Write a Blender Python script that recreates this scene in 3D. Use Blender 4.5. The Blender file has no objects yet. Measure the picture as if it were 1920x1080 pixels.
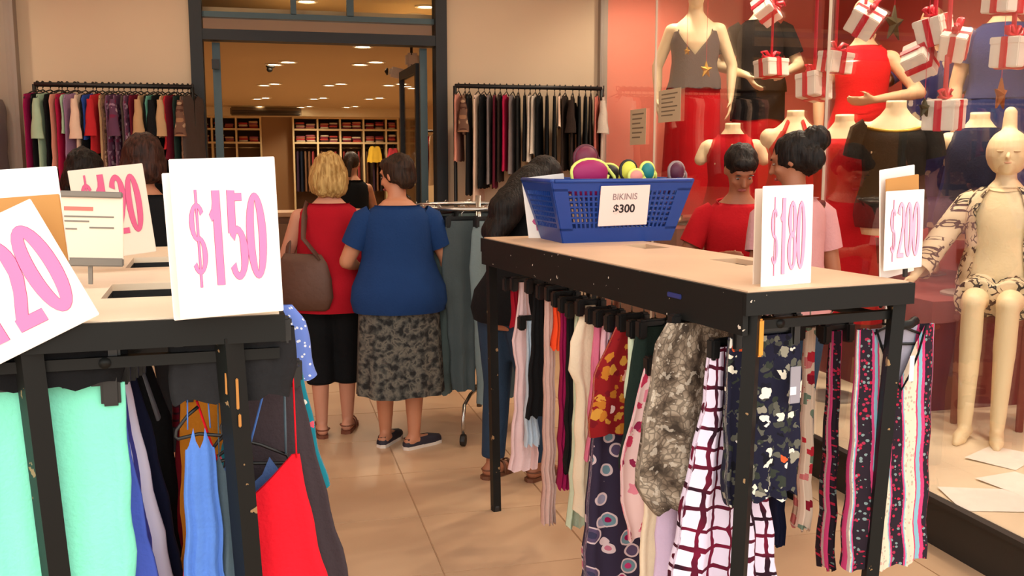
import bpy, bmesh, math, random
from mathutils import Vector, Matrix, Euler, noise as mnoise
PI = math.pi
D = bpy.data
scn = bpy.context.scene
COL = scn.collection
random.seed(7)

# ------------------------------------------------------------------ camera
FPX = 1800.0
TH = math.atan(240/1800); PS = math.atan(460/math.hypot(1800, 240))
CAM = Vector((0, 0, 1.55))
FW = Vector((math.sin(PS)*math.cos(TH), math.cos(PS)*math.cos(TH), -math.sin(TH)))
RT = Vector((math.cos(PS), -math.sin(PS), 0)); UP = RT.cross(FW)
cd = D.cameras.new('camera'); cd.sensor_width = 36; cd.lens = FPX/1920*36; cd.clip_start = .05
cam = D.objects.new('camera', cd); COL.objects.link(cam)
cam.location = CAM
cam.rotation_euler = Matrix((RT, UP, -FW)).transposed().to_euler()
scn.camera = cam
# ------------------------------------------------------------------ world (overcast street daylight), exposure
w = D.worlds.new('world'); scn.world = w; w.use_nodes = True
bg = w.node_tree.nodes['Background']
bg.inputs[0].default_value = (1.0, .96, .90, 1); bg.inputs[1].default_value = 2.4
scn.view_settings.view_transform = 'Standard'; scn.view_settings.look = 'None'
scn.view_settings.gamma = 1; scn.view_settings.use_curve_mapping = False
scn.view_settings.exposure = 0.0

# ------------------------------------------------------------------ pixel -> place helpers
def ray(x, y): return FW*FPX + RT*(x-960) + UP*(540-y)
def atY(x, y, Y): d = ray(x, y); return CAM + d*(Y/d.y)
def atZ(x, y, Z): d = ray(x, y); return CAM + d*((Z-CAM.z)/d.z)
def atX(x, y, X): d = ray(x, y); return CAM + d*(X/d.x)

# ------------------------------------------------------------------ materials
MATS = {}
def lin(c):
    return tuple(((v/255)/12.92 if v/255 <= .04045 else ((v/255+.055)/1.055)**2.4) for v in c[:3])
def mat(name, rgb, rough=.8, metal=0., bump=0., bscale=60., emit=0., var=0., vscale=6., spec=.5, sheen=0.):
    if name in MATS: return MATS[name]
    m = D.materials.new(name); m.use_nodes = True; nt = m.node_tree
    b = nt.nodes['Principled BSDF']; c = lin(rgb)+(1,)
    b.inputs['Base Color'].default_value = c; b.inputs['Roughness'].default_value = rough
    b.inputs['Metallic'].default_value = metal; b.inputs['Specular IOR Level'].default_value = spec
    if sheen: b.inputs['Sheen Weight'].default_value = sheen
    if emit:
        b.inputs['Emission Color'].default_value = c; b.inputs['Emission Strength'].default_value = emit
    if bump or var:
        tc = nt.nodes.new('ShaderNodeTexCoord')
        if bump:
            n = nt.nodes.new('ShaderNodeTexNoise'); n.inputs['Scale'].default_value = bscale
            nt.links.new(tc.outputs['Object'], n.inputs['Vector'])
            bp = nt.nodes.new('ShaderNodeBump'); bp.inputs['Strength'].default_value = bump; bp.inputs['Distance'].default_value = .01
            nt.links.new(n.outputs['Fac'], bp.inputs['Height']); nt.links.new(bp.outputs['Normal'], b.inputs['Normal'])
        if var:
            n2 = nt.nodes.new('ShaderNodeTexNoise'); n2.inputs['Scale'].default_value = vscale; n2.inputs['Detail'].default_value = 4
            nt.links.new(tc.outputs['Object'], n2.inputs['Vector'])
            h = nt.nodes.new('ShaderNodeHueSaturation'); h.inputs['Color'].default_value = c
            r = nt.nodes.new('ShaderNodeMapRange'); r.inputs[1].default_value = .3; r.inputs[2].default_value = .7
            r.inputs[3].default_value = 1-var; r.inputs[4].default_value = 1+var
            nt.links.new(n2.outputs['Fac'], r.inputs[0]); nt.links.new(r.outputs[0], h.inputs['Value'])
            nt.links.new(h.outputs[0], b.inputs['Base Color'])
    MATS[name] = m
    return m
def cloth(name, rgb, var=.06): return mat(name, rgb, .9, 0, .25, 90, 0, var, 8, .2, .0)
def emis(name, rgb, s): return mat(name, rgb, .5, emit=s)

class NT:                                   # small node helper
    def __init__(s, name, rough=.88, coord='UV'):
        s.m = D.materials.new(name); s.m.use_nodes = True; s.nt = s.m.node_tree
        s.b = s.nt.nodes['Principled BSDF']; s.b.inputs['Roughness'].default_value = rough
        s.b.inputs['Specular IOR Level'].default_value = .2
        s.co = s.n('ShaderNodeTexCoord').outputs[coord]; MATS[name] = s.m
    def n(s, t, **k):
        x = s.nt.nodes.new(t)
        for a, v in k.items(): setattr(x, a, v)
        return x
    def l(s, a, b): s.nt.links.new(a, b)
    def val(s, sock, v):
        if hasattr(v, 'links'): s.l(v, sock)
        else: sock.default_value = v
    def math(s, op, a, b=0.):
        x = s.n('ShaderNodeMath', operation=op); s.val(x.inputs[0], a); s.val(x.inputs[1], b); return x.outputs[0]
    def rgb(s, c): x = s.n('ShaderNodeRGB'); x.outputs[0].default_value = lin(c)+(1,); return x.outputs[0]
    def mix(s, f, a, b):
        x = s.n('ShaderNodeMix', data_type='RGBA'); s.val(x.inputs[0], f)
        s.l(a, x.inputs[6]); s.l(b, x.inputs[7]); return x.outputs[2]
    def ramp(s, fac, cols, const=True):
        x = s.n('ShaderNodeValToRGB'); r = x.color_ramp; r.interpolation = 'CONSTANT' if const else 'LINEAR'
        r.elements.remove(r.elements[1]); r.elements[0].position = cols[0][0]; r.elements[0].color = lin(cols[0][1])+(1,)
        for p, c in cols[1:]: r.elements.new(p).color = lin(c)+(1,)
        s.l(fac, x.inputs[0]); return x.outputs[0]
    def even(s, fac, cols): return s.ramp(fac, [(i/len(cols), c) for i, c in enumerate(cols)])
    def wob(s, amt, sc):
        n = s.n('ShaderNodeTexNoise'); n.inputs['Scale'].default_value = sc; s.l(s.co, n.inputs['Vector'])
        a = s.n('ShaderNodeVectorMath', operation='SUBTRACT'); s.l(n.outputs['Color'], a.inputs[0]); a.inputs[1].default_value = (.5, .5, .5)
        b = s.n('ShaderNodeVectorMath', operation='SCALE'); s.l(a.outputs[0], b.inputs[0]); b.inputs['Scale'].default_value = amt
        c = s.n('ShaderNodeVectorMath', operation='ADD'); s.l(s.co, c.inputs[0]); s.l(b.outputs[0], c.inputs[1]); return c.outputs[0]
    def off(s, v, d):
        c = s.n('ShaderNodeVectorMath', operation='ADD'); s.l(v, c.inputs[0]); c.inputs[1].default_value = d; return c.outputs[0]
    def vor(s, v, sc, feat='F1'):
        x = s.n('ShaderNodeTexVoronoi', feature=feat); x.inputs['Scale'].default_value = sc; s.l(v, x.inputs['Vector']); return x
    def noise(s, v, sc, det=2.):
        x = s.n('ShaderNodeTexNoise'); x.inputs['Scale'].default_value = sc; x.inputs['Detail'].default_value = det; s.l(v, x.inputs['Vector']); return x.outputs['Fac']
    def sep(s, v): x = s.n('ShaderNodeSeparateXYZ'); s.l(v, x.inputs[0]); return x.outputs
    def done(s, col): s.l(col, s.b.inputs['Base Color']); return s.m
def spots(name, base, layers, wob=.03, wsc=40):
    t = NT(name); v = t.wob(wob, wsc); c = t.rgb(base)
    for i, (sc, thr, cols) in enumerate(layers):
        vo = t.vor(t.off(v, (i*3.7, i*1.9, 0)), sc)
        f = t.math('LESS_THAN', vo.outputs['Distance'], thr)
        pick = t.even(t.sep(vo.outputs['Color'])[0], cols)
        c = t.mix(f, c, pick)
    return t.done(c)

# ------------------------------------------------------------------ mesh builder
class MB:
    def __init__(s): s.v = []; s.f = []; s.uv = {}
    def add(s, vs, fs, uvs=None):
        o = len(s.v); s.v += [Vector(p) for p in vs]
        for f in fs: s.f.append(tuple(i+o for i in f))
        if uvs:
            for i, u in enumerate(uvs): s.uv[o+i] = u
        return s
    def box(s, c, d, R=None):
        x, y, z = (q/2 for q in d); c = Vector(c)
        vs = [Vector(p) for p in ((-x,-y,-z),(x,-y,-z),(x,y,-z),(-x,y,-z),(-x,-y,z),(x,-y,z),(x,y,z),(-x,y,z))]
        if R is not None: vs = [R @ p for p in vs]
        return s.add([p+c for p in vs], [(0,3,2,1),(4,5,6,7),(0,1,5,4),(1,2,6,5),(2,3,7,6),(3,0,4,7)])
    def b2(s, a, b): return s.box([(p+q)/2 for p, q in zip(a, b)], [abs(q-p) for p, q in zip(a, b)])
    def rbox(s, c, d, r=.01, R=None):          # box with bevelled edges
        bm = bmesh.new(); bmesh.ops.create_cube(bm, size=1)
        bmesh.ops.scale(bm, vec=d, verts=bm.verts)
        bmesh.ops.bevel(bm, geom=bm.edges[:], offset=min(r, min(d)*.45), segments=2, affect='EDGES')
        bm.verts.ensure_lookup_table(); bm.verts.index_update()
        vs = [v.co.copy() for v in bm.verts]; fs = [[v.index for v in f.verts] for f in bm.faces]; bm.free()
        if R is not None: vs = [R @ p for p in vs]
        return s.add([p+Vector(c) for p in vs], fs)
    def loft(s, rings, cap=True, closed=True, uv=False):
        n = len(rings[0]); vs = [p for r in rings for p in r]; fs = []
        m = n if closed else n-1
        for i in range(len(rings)-1):
            for j in range(m):
                k = (j+1) % n; fs.append((i*n+j, i*n+k, (i+1)*n+k, (i+1)*n+j))
        if cap and closed:
            fs.append(tuple(range(n-1, -1, -1))); o = (len(rings)-1)*n; fs.append(tuple(range(o, o+n)))
        return s.add(vs, fs)
    def tube(s, pts, r, n=8, cap=True, flat=1.):
        pts = [Vector(p) for p in pts]; rs = r if isinstance(r, (list, tuple)) else [r]*len(pts); rings = []
        ref = None
        for i, p in enumerate(pts):
            t = (pts[min(i+1, len(pts)-1)]-pts[max(i-1, 0)]).normalized()
            if ref is None: ref = Vector((0,0,1)) if abs(t.z) < .9 else Vector((1,0,0))
            a = t.cross(ref)
            a = a.normalized() if a.length > 1e-5 else t.orthogonal().normalized()
            b = a.cross(t).normalized(); ref = b
            rings.append([p+(a*math.cos(q)+b*math.sin(q)*flat)*rs[i] for q in [2*PI*k/n for k in range(n)]])
        return s.loft(rings, cap)
    def cap(s, p0, p1, r0, r1=None, n=12):     # rounded capsule
        p0 = Vector(p0); p1 = Vector(p1); r1 = r0 if r1 is None else r1
        d = p1-p0; L = d.length; t = d/L if L > 1e-6 else Vector((0,0,1)); pts = []; rs = []
        for k in range(1, 5): a = PI/2*k/4; pts.append(p0-t*r0*math.cos(a)); rs.append(r0*math.sin(a))
        for k in range(3, -1, -1): a = PI/2*k/4; 
        for k in range(4, 0, -1): a = PI/2*k/4; pts.append(p1+t*r1*math.cos(a)); rs.append(r1*math.sin(a))
        pts[0] = p0-t*r0; rs[0] = r0*.2; pts[-1] = p1+t*r1; rs[-1] = r1*.2
        return s.tube(pts, rs, n)
    def ell(s, c, r, R=None, n=14, m=9):
        rings = []; c = Vector(c)
        for i in range(m+1):
            a = PI*(i+.02*(i == 0)-.02*(i == m))/m
            ring = [Vector((r[0]*math.sin(a)*math.cos(2*PI*j/n), r[1]*math.sin(a)*math.sin(2*PI*j/n), -r[2]*math.cos(a))) for j in range(n)]
            rings.append([(R @ p if R is not None else p)+c for p in ring])
        return s.loft(rings)
    def lathe(s, prof, n=16, c=(0,0,0)):
        return s.loft([[Vector((r*math.cos(2*PI*j/n), r*math.sin(2*PI*j/n), z))+Vector(c) for j in range(n)] for r, z in prof])
    def xf(s, M): s.v = [M @ p for p in s.v]; return s
    def mesh(s, name='m', smooth=False):
        me = D.meshes.new(name); me.from_pydata([tuple(p) for p in s.v], [], s.f)
        if s.uv:
            ul = me.uv_layers.new(name='UVMap')
            for lp in me.loops: ul.data[lp.index].uv = s.uv.get(lp.vertex_index, (0, 0))
        if smooth: me.polygons.foreach_set('use_smooth', [True]*len(me.polygons))
        me.update(); return me
    def build(s, name, material, parent=None, smooth=False):
        return obj(name, s.mesh(name, smooth), material, parent)
def obj(name, me, material, parent=None, loc=None):
    o = D.objects.new(name, me); COL.objects.link(o)
    if material is not None:
        me.materials.clear(); me.materials.append(material)
    if parent is not None: o.parent = parent
    if loc is not None: o.location = loc
    return o
def tag(o, label, cat, group=None):
    o['label'] = label; o['category'] = cat
    if group: o['group'] = group
    return o
def thing(name, label, cat, loc=(0,0,0), rotz=0., group=None):
    o = D.objects.new(name, None); COL.objects.link(o); o.empty_display_size = .05
    o.location = loc; o.rotation_euler = (0, 0, rotz); return tag(o, label, cat, group)
def struct(o): o['kind'] = 'structure'; return o
def R2(a): return Matrix.Rotation(a, 3, 'Z')
def remesh(mb, voxel=.008, smooth=4, ratio=.4):
    me = mb.mesh(); o = D.objects.new('tmp', me); COL.objects.link(o)
    r = o.modifiers.new('r', 'REMESH'); r.mode = 'VOXEL'; r.voxel_size = voxel
    s_ = o.modifiers.new('s', 'SMOOTH'); s_.iterations = smooth; s_.factor = .5
    d = o.modifiers.new('d', 'DECIMATE'); d.ratio = ratio
    dg = bpy.context.evaluated_depsgraph_get(); dg.update()
    out = D.meshes.new_from_object(o.evaluated_get(dg))
    D.objects.remove(o); D.meshes.remove(me)
    out.polygons.foreach_set('use_smooth', [True]*len(out.polygons))
    return out
def text_mesh(txt, size, off=0., extrude=.0004, xs=1., spacing=1.):
    c = D.curves.new('txt', 'FONT'); c.body = txt; c.size = size; c.offset = off; c.extrude = extrude
    c.align_x = 'CENTER'; c.align_y = 'CENTER'; c.space_character = spacing; c.resolution_u = 4
    o = D.objects.new('tmp', c); COL.objects.link(o)
    dg = bpy.context.evaluated_depsgraph_get(); dg.update()
    me = D.meshes.new_from_object(o.evaluated_get(dg)); D.objects.remove(o); D.curves.remove(c)
    M = Matrix.Diagonal((xs, 1, 1, 1))
    me.transform(Matrix.Rotation(PI/2, 4, 'X') @ M)       # text stands in the xz plane, readable from -y
    return me
# =================================================================== SETTING
XL, XR, YF = -1.64, 2.57, 7.35           # corridor sides and shop front
HS = 3.3
M_wall = mat('wall_paint', (210, 187, 157), .8, var=.03, vscale=1.5)
M_ceil = mat('shop_ceiling_paint', (196, 168, 126), .85)
M_frame = mat('door_frame_metal', (15, 18, 21), .55, .0)
M_sash = mat('sash_metal', (62, 78, 80), .4, .3)
M_pink = mat('pink_panel', (236, 128, 106), .6, var=.04, vscale=2)
M_black = mat('black_paint', (20, 20, 20), .5, bump=.1)
M_dark = mat('dark_base', (38, 34, 30), .6)
M_plat = mat('platform_paint', (224, 204, 172), .7, var=.05)
M_grout = mat('grout', (188, 152, 118), .9)
M_trim = mat('grey_trim', (150, 138, 126), .6)
t_ = NT('floor_tile', .32, 'Object'); t_.b.inputs['Specular IOR Level'].default_value = .35
t_.done(t_.ramp(t_.noise(t_.co, 2.2, 5), [(.3, (196, 160, 126)), (.7, (209, 175, 140))], False)); M_tile = t_.m
def glassmat(name, tint, refl):
    m = D.materials.new(name); m.use_nodes = True; nt = m.node_tree; nt.nodes.remove(nt.nodes['Principled BSDF'])
    tr = nt.nodes.new('ShaderNodeBsdfTransparent'); tr.inputs[0].default_value = tint+(1,)
    gl = nt.nodes.new('ShaderNodeBsdfGlossy'); gl.inputs['Roughness'].default_value = .02
    lw = nt.nodes.new('ShaderNodeFresnel'); lw.inputs[0].default_value = 1.45
    mu = nt.nodes.new('ShaderNodeMath'); mu.operation = 'MULTIPLY'; mu.inputs[1].default_value = refl
    mx = nt.nodes.new('ShaderNodeMixShader')
    nt.links.new(lw.outputs[0], mu.inputs[0]); nt.links.new(mu.outputs[0], mx.inputs[0])
    nt.links.new(tr.outputs[0], mx.inputs[1]); nt.links.new(gl.outputs[0], mx.inputs[2])
    nt.links.new(mx.outputs[0], nt.nodes['Material Output'].inputs[0]); return m
M_glass = glassmat('shop_glass', (.98, .98, .97), .32)

floor = struct(MB().b2((-9, -9, -.12), (11, 21.2, -.006)).build('floor', M_grout))
tb = MB().rbox((0, 0, 0), (.598, .598, .03), .003).mesh('tile')
tb.materials.append(M_tile)
for i in range(-4, 5):                       # tiles of the entrance and the front of the shop
    for j in range(3, 24):
        x0 = .6+i*.6; y0 = .42+j*.6
        if x0+.6 > XR+.45 or x0 < XL-.5: continue
        o = D.objects.new('tile', tb); COL.objects.link(o); o.parent = floor; o.location = (x0+.3, y0+.3, -.015)
obj('paving', MB().b2((-8.9, -8.9, -.03), (10.9, 2.21, 0)).mesh(), M_tile, floor)
obj('far_floor', MB().b2((-3.2, 14.83, -.03), (4.9, 20.9, 0)).mesh(), M_tile, floor)
obj('side_floor', MB().b2((-3.2, 7.45, -.02), (-1.81, 14.82, -.001)).mesh(), M_tile, floor)

# shop front wall pieces
struct(MB().b2((XL, YF, 0), (-.50, YF+.16, HS)).build('wall_front_left', M_wall))
struct(MB().b2((1.345, YF, 0), (XR, YF+.16, HS)).build('wall_front_right', M_wall))
struct(MB().b2((-.50, YF, 3.12), (1.345, YF+.16, HS)).build('wall_front_top', M_wall))
struct(MB().b2((XL-.10, YF-.10, 0), (XL+.02, YF, HS)).build('trim_1', M_trim))
struct(MB().b2((XR-.01, YF-.06, .2), (XR+.05, YF, HS)).build('trim_2', M_trim))
# door frame
dr = struct(MB().b2((-.50, YF-.05, 0), (-.415, YF+.12, 3.12)).b2((1.26, YF-.05, 0), (1.345, YF+.12, 3.12))
            .b2((-.50, YF-.05, 3.06), (1.345, YF+.12, 3.12)).build('door_1', M_frame))
MB().b2((-.415, YF-.04, 2.40), (1.26, YF+.10, 2.475)).build('transom_bar', M_frame, dr)
MB().b2((-.36, YF+.13, 0), (-.305, YF+.18, 2.40)).build('sash', M_sash, dr)
MB().b2((1.165, YF+.13, 0), (1.22, YF+.18, 2.40)).build('sash', M_sash, dr)
MB().b2((.205, YF+.02, 2.60), (.245, YF+.08, 3.06)).build('mullion', M_sash, dr)
MB().b2((.61, YF+.02, 2.60), (.66, YF+.08, 3.06)).build('mullion', M_sash, dr)
MB().b2((-.415, YF+.02, 2.565), (1.26, YF+.10, 2.605)).build('transom_rail', M_sash, dr)
for a, b in ((-.415, .205), (.245, .61), (.66, 1.26)): MB().b2((a, YF+.045, 2.605), (b, YF+.055, 3.06)).build('transom_pane', M_glass, dr)
MB().b2((-.415, YF+.04, 2.475), (1.26, YF+.05, 2.565)).build('transom_pane', M_glass, dr)
MB().b2((-.36, YF+.02, 2.2), (-.31, YF+.06, 2.27)).build('door_sensor', M_black, dr)

# inside of the shop
M_sw = mat('shop_wall_paint', (206, 176, 134), .8)
struct(MB().b2((-3.3, 20.9, 0), (5, 21.1, 3.1)).build('wall_back', M_sw))
struct(MB().b2((-3.3, YF+.16, 0), (-3.1, 20.9, 3.1)).build('wall_shop_left', M_sw))
struct(MB().b2((3.1, YF+.16, 0), (3.3, 20.9, 3.1)).build('wall_shop_right', M_sw))
ceil = struct(MB().b2((-3.1, YF+.2, 2.6), (3.1, 20.9, 2.66)).build('ceiling', M_ceil))
MB().b2((-3.1, YF+.16, 3.02), (3.1, 10.3, 3.1)).build('upper_ceiling', M_ceil, ceil)
MB().b2((-3.1, 10.2, 2.66), (3.1, 10.3, 3.02)).build('upper_back_panel', M_ceil, ceil)
MB().b2((-3.1, 20.2, 2.43), (3.1, 20.88, 2.6)).build('bulkhead', mat('bulkhead_paint', (226, 206, 168), .8), ceil)

# unseen soffit added to shade the entrance; display windows both sides
struct(MB().b2((-3.6, 2.5, HS), (5.2, YF+.2, HS+.15)).build('ceiling_shade_canopy', mat('shade_canopy_paint', (215, 200, 180), .8)))
def vitrine(n, x0, x1, ya, side, joints):
    b = struct(MB().b2((x0, ya, 0), (x1, YF, .185)).build('window_%d' % n, M_dark))
    MB().b2((min(x0, x1)+.02, ya+.02, .185), (max(x0, x1), YF, .2)).build('platform', M_plat, b)
    gx = x0
    js = [ya]+joints+[YF-.06]
    for a, c in zip(js[:-1], js[1:]):
        MB().b2((gx-.005, a+.004, .2), (gx+.005, c-.004, HS)).build('pane', M_glass, b)
    for j in joints: MB().b2((gx-.007, j-.0025, .2), (gx+.007, j+.0025, HS)).build('pane_seam', mat('glass_edge', (196, 178, 160), .3), b)
    MB().b2((gx-.02, ya, .185), (gx+.02, YF-.06, .205)).build('sill', M_dark, b)
    return b
v1 = vitrine(1, XR, 4.55, .9, 1, [2.2, 4.10, 6.19])
v2 = vitrine(2, XL-.005, -3.3, 2.6, -1, [4.2, 5.8])
struct(MB().b2((XR, YF, 0), (4.75, YF+.16, HS)).build('wall_display_end', M_pink))
struct(MB().b2((4.55, .9, 0), (4.75, YF, HS)).build('wall_display_back', mat('red_brown_panel', (176, 70, 62), .6, var=.05, vscale=2)))
struct(MB().b2((-3.5, YF, 0), (XL, YF+.16, HS)).build('wall_display_end_left', M_pink))
struct(MB().b2((-3.5, 2.6, 0), (-3.3, YF, HS)).build('wall_display_back_left', M_pink))
# ------------------------------------------------------------------ lamps
M_lamp = emis('lamp_glow', (255, 238, 200), 22)
M_lring = mat('lamp_ring', (235, 225, 205), .5)
NL = [0]
def downlight(loc, label, power, group, r=.085, col=(1, .84, .60), spot=True, angle=150):
    t = thing('ceiling_lamp', label, 'lamp', loc, 0, group)
    MB().lathe([(r*.82, -.004), (r, -.012), (r*1.22, -.010), (r*1.25, 0), (r*.8, 0)], 18).build('ring', M_lring, t)
    MB().lathe([(r*.8, -.006), (.01, -.0085)], 18).build('bulb', M_lamp, t)
    if power:
        l = D.lights.new('lamp_light', 'SPOT'); l.energy = power; l.color = col; l.spot_size = math.radians(angle); l.spot_blend = .6
        l.shadow_soft_size = .07
        lo = D.objects.new('lamp_light', l); COL.objects.link(lo); lo.parent = t; lo.location = (0, 0, -.03)
    NL[0] += 1; return t
rows = [(118, (527, 690), 'nearest'), (158, (505, 628, 741), 'second'), (184, (490, 597, 702), 'third'), (200, (480, 572, 658), 'farthest')]
cols = ['left', 'middle', 'right']
for y, xs, nm in rows:
    for k, x in enumerate(xs):
        p = atZ(x, y, 2.598)
        cn = cols[k] if len(xs) == 3 else ['left', 'right'][k]
        gap = .16
        for q, sgn in enumerate((-1, 1)):
            downlight((p.x-sgn*.07, p.y+sgn*gap, 2.584 if False else 2.598),
                      '%s round lamp of the %s pair in the %s row of shop ceiling lamps' % ('rear' if q else 'front', cn, nm),
                      75 if q == 0 else 0, 'shop ceiling lamps', r=.085)
for (x, y, nm) in ((575, 2, 'round lamp seen through the top middle pane above the door'), (798, 12, 'upper of two round lamps seen through the top right pane above the door'),
                   (778, 28, 'lower of two round lamps seen through the top right pane above the door')):
    p = atZ(x, y, 3.018); downlight(p, nm, 12, 'lamps above the door')
for (x, y, nm) in ((-.9, 9.2, 'left'), (.9, 9.2, 'middle'), (2.0, 10.2, 'right')):
    downlight((x, y, 2.598), '%s round shop ceiling lamp hidden just behind the transom bar' % nm, 40, 'lamps hidden behind the transom bar', r=.08)
for (x, y, nm) in ((-.6, 6.3, 'before the left clothes rail'), (1.6, 6.3, 'before the right clothes rail'), (-.6, 4.4, 'over the left rack'), (1.6, 4.4, 'over the right rack')):
    downlight((x, y, HS-.002), 'unseen round lamp added in the shading soffit '+nm, 26, 'added unseen entrance lamps', col=(1, .78, .55))  # unseen warm lamps added to light the shop front
for (x, y, nm) in ((2.9, 6.6, 'over the tall grey camisole mannequin'), (3.5, 5.7, 'over the red dress mannequin'), (3.2, 4.6, 'over the black bust'), (3.9, 4.2, 'over the navy dress'), (3.2, 3.3, 'over the seated mannequin'), (3.0, 5.3, 'over the red halter busts')):
    downlight((x, y, HS-.002), 'unseen round lamp added in the display window '+nm, 115, 'added unseen display lamps', col=(1, .84, .66), angle=130)  # unseen lamps added to brighten the display figures
downlight((-2.3, 6.4, HS-.002), 'unseen round lamp added in the left display window ceiling', 80, 'added unseen left display lamps', col=(1, .80, .60))  # out of view, added to light the left display
# =================================================================== DISPLAY RACKS IN FRONT
M_top = mat('worn_white_board', (238, 216, 186), .55, var=.05, vscale=5)
M_rust = mat('rust_paint', (190, 130, 60), .7)
t_ = NT('chipped_black_paint', .45, 'Object')
t_.done(t_.mix(t_.math('GREATER_THAN', t_.noise(t_.co, 28, 3), .70), t_.rgb((22, 23, 22)), t_.rgb((150, 120, 84)))); M_rack = t_.m
t_ = NT('black_paint_board', .5, 'Object')
t_.done(t_.mix(t_.math('GREATER_THAN', t_.noise(t_.co, 45, 2), .74), t_.rgb((24, 25, 24)), t_.rgb((205, 195, 180)))); M_rackb = t_.m
ZT = 1.22
def bar(mb, a, b, s=.03, s2=None):
    a = Vector(a); b = Vector(b); d = b-a; q = d.to_track_quat('Z', 'X').to_matrix()
    return mb.box((a+b)/2, (s, s2 or s, d.length), q)
def rack(name, label, origin, ang, W, L, legs, bins, m_top=None, deep=.062, lw=.036):
    """origin = front left corner of the top; local x along the front edge, local y into the shop"""
    t = thing(name, label, 'rack', (origin[0], origin[1], 0), ang)
    # top: boards around open bins
    xs = [0, bins['x0'], bins['x1'], W]
    top = MB()
    top.b2((0, 0, ZT-.018), (bins['x0'], L, ZT)); top.b2((bins['x1'], 0, ZT-.018), (W, L, ZT))
    y = 0
    for (a, b) in bins['y']+[(L, L)]:
        top.b2((bins['x0'], y, ZT-.018), (bins['x1'], a, ZT)); y = b
    top.build('top', m_top or M_top, t)
    for (a, b) in bins['y']:
        MB().b2((bins['x0']-.01, a-.01, ZT-.16), (bins['x1']+.01, b+.01, ZT-.15)).b2((bins['x0']-.012, a-.012, ZT-.15), (bins['x0'], b+.012, ZT-.019)).b2((bins['x1'], a-.012, ZT-.15), (bins['x1']+.012, b+.012, ZT-.019)).b2((bins['x0'], b, ZT-.15), (bins['x1'], b+.012, ZT-.019)).b2((bins['x0'], a-.012, ZT-.15), (bins['x1'], a, ZT-.019)).build('bin', M_black, t)
    MB().b2((-.012, -.012, ZT-.062), (W+.012, .004, ZT-.004)).build('front_apron', M_rackb, t); MB().b2((-.012, L-.004, ZT-.062), (W+.012, L+.012, ZT-.004)).build('rear_apron', M_rackb, t)
    MB().b2((-.012, 0, ZT-deep), (.004, L, ZT-.004)).build('side_apron', M_rackb, t)
    MB().b2((W-.004, 0, ZT-.062), (W+.012, L, ZT-.004)).build('side_apron', M_rackb, t)
    Ri = Matrix.Rotation(-ang, 3, 'Z'); o = Vector((origin[0], origin[1], 0))
    for k, (tx, ty, dx, dy) in enumerate(legs):
        bar(MB(), (tx, ty, ZT-.05), (tx+dx, ty+dy, .0), lw).build('leg', M_rack, t)
        f = MB().lathe([(.02, 0), (.022, .004), (.022, .02), (.016, .03)], 10, (tx+dx, ty+dy, 0)); f.build('foot', M_black, t)
    return t
# left rack
RLo = atZ(50, 607, ZT); RLa = math.radians(3); RLo = (RLo.x-.17*math.cos(RLa), RLo.y-.17*math.sin(RLa))
RLW, RLL = .67, 1.78
rackL = rack('display_rack', 'black metal display rack with white bin top at the left under the 150 price sign', RLo, RLa, RLW, RLL,
             [(.165, .02, .055, .03), (.562, .015, .05, .03), (.02, 1.74, .03, 0), (.64, 1.74, -.03, 0)],
             dict(x0=.275, x1=.59, y=[(.34, .62), (1.03, 1.36)]), lw=.044)
# right rack
RRo = atZ(1402, 546, ZT); RRo = (RRo.x, RRo.y); RRa = math.radians(8.5)
RRW, RRL = .535, 1.86
rackR = rack('display_rack', 'black metal display rack with wooden top carrying the blue basket at the right', RRo, RRa, RRW, RRL,
             [(.03, .015, -.015, .02), (.518, .02, -.05, .02), (.02, 1.83, .02, 0), (.51, 1.83, -.02, 0)],
             dict(x0=.36, x1=.47, y=[(.50, .70), (1.12, 1.30)]), m_top=mat('worn_tan_board', (222, 184, 148), .5, var=.06, vscale=4), deep=.115)
def loc2w(o, ang, p):
    return Vector((o[0], o[1], 0)) + Matrix.Rotation(ang, 3, 'Z') @ Vector(p)
def addrail(t, pts, r=.0125, name='hanging_rail'):
    return MB().tube(pts, r, 10).build(name, M_rack, t, True)
ZR = 1.125
addrail(rackL, [(.31, .02, ZR), (.31, 1.74, ZR)]); addrail(rackL, [(.57, .03, ZR), (.57, 1.74, ZR)])
addrail(rackR, [(.125, .02, ZR), (.125, 1.83, ZR)]); addrail(rackR, [(.455, .05, ZR), (.455, 1.83, ZR)])
bar(MB(), (0, .035, ZR-.0), (RLW, .035, ZR-.0), .024).build('cross_bar', M_rack, rackL)
bar(MB(), (0, .035, ZR-.0), (RRW, .035, ZR-.0), .024).build('cross_bar', M_rack, rackR)
# side arm sticking out of the right post
MB().tube([(.52, .04, 1.085), (.61, .06, 1.085), (.635, .065, 1.095)], .013, 8).build('side_arm', M_rack, rackR, True)


for zz, hh, xx in ((1.07, .05, .554), (1.045, .07, .576), (.985, .03, .579)): MB().rbox((xx, -.004, zz), (.006, .006, hh), .002).build('chipped_edge', M_rust, rackL)
MB().rbox((-.014, .32, ZT-.052), (.006, .07, .014), .002).build('blue_tape', mat('blue_tape', (40, 50, 110), .5), rackR)
MB().rbox((.047, .006, 1.095), (.022, .012, .10), .005).build('orange_tape', mat('orange_tape', (226, 150, 48), .5), rackR)

# =================================================================== PRICE SIGNS
M_card = mat('white_card', (250, 246, 240), .6)
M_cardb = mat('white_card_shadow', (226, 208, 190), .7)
M_pinkink = mat('pink_ink', (246, 128, 182), .6)
M_redink = mat('dark_pink_ink', (196, 44, 104), .6)
M_brownb = mat('brown_cardboard', (196, 142, 78), .8)
M_grey = mat('grey_plastic', (130, 122, 112), .5)
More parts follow.
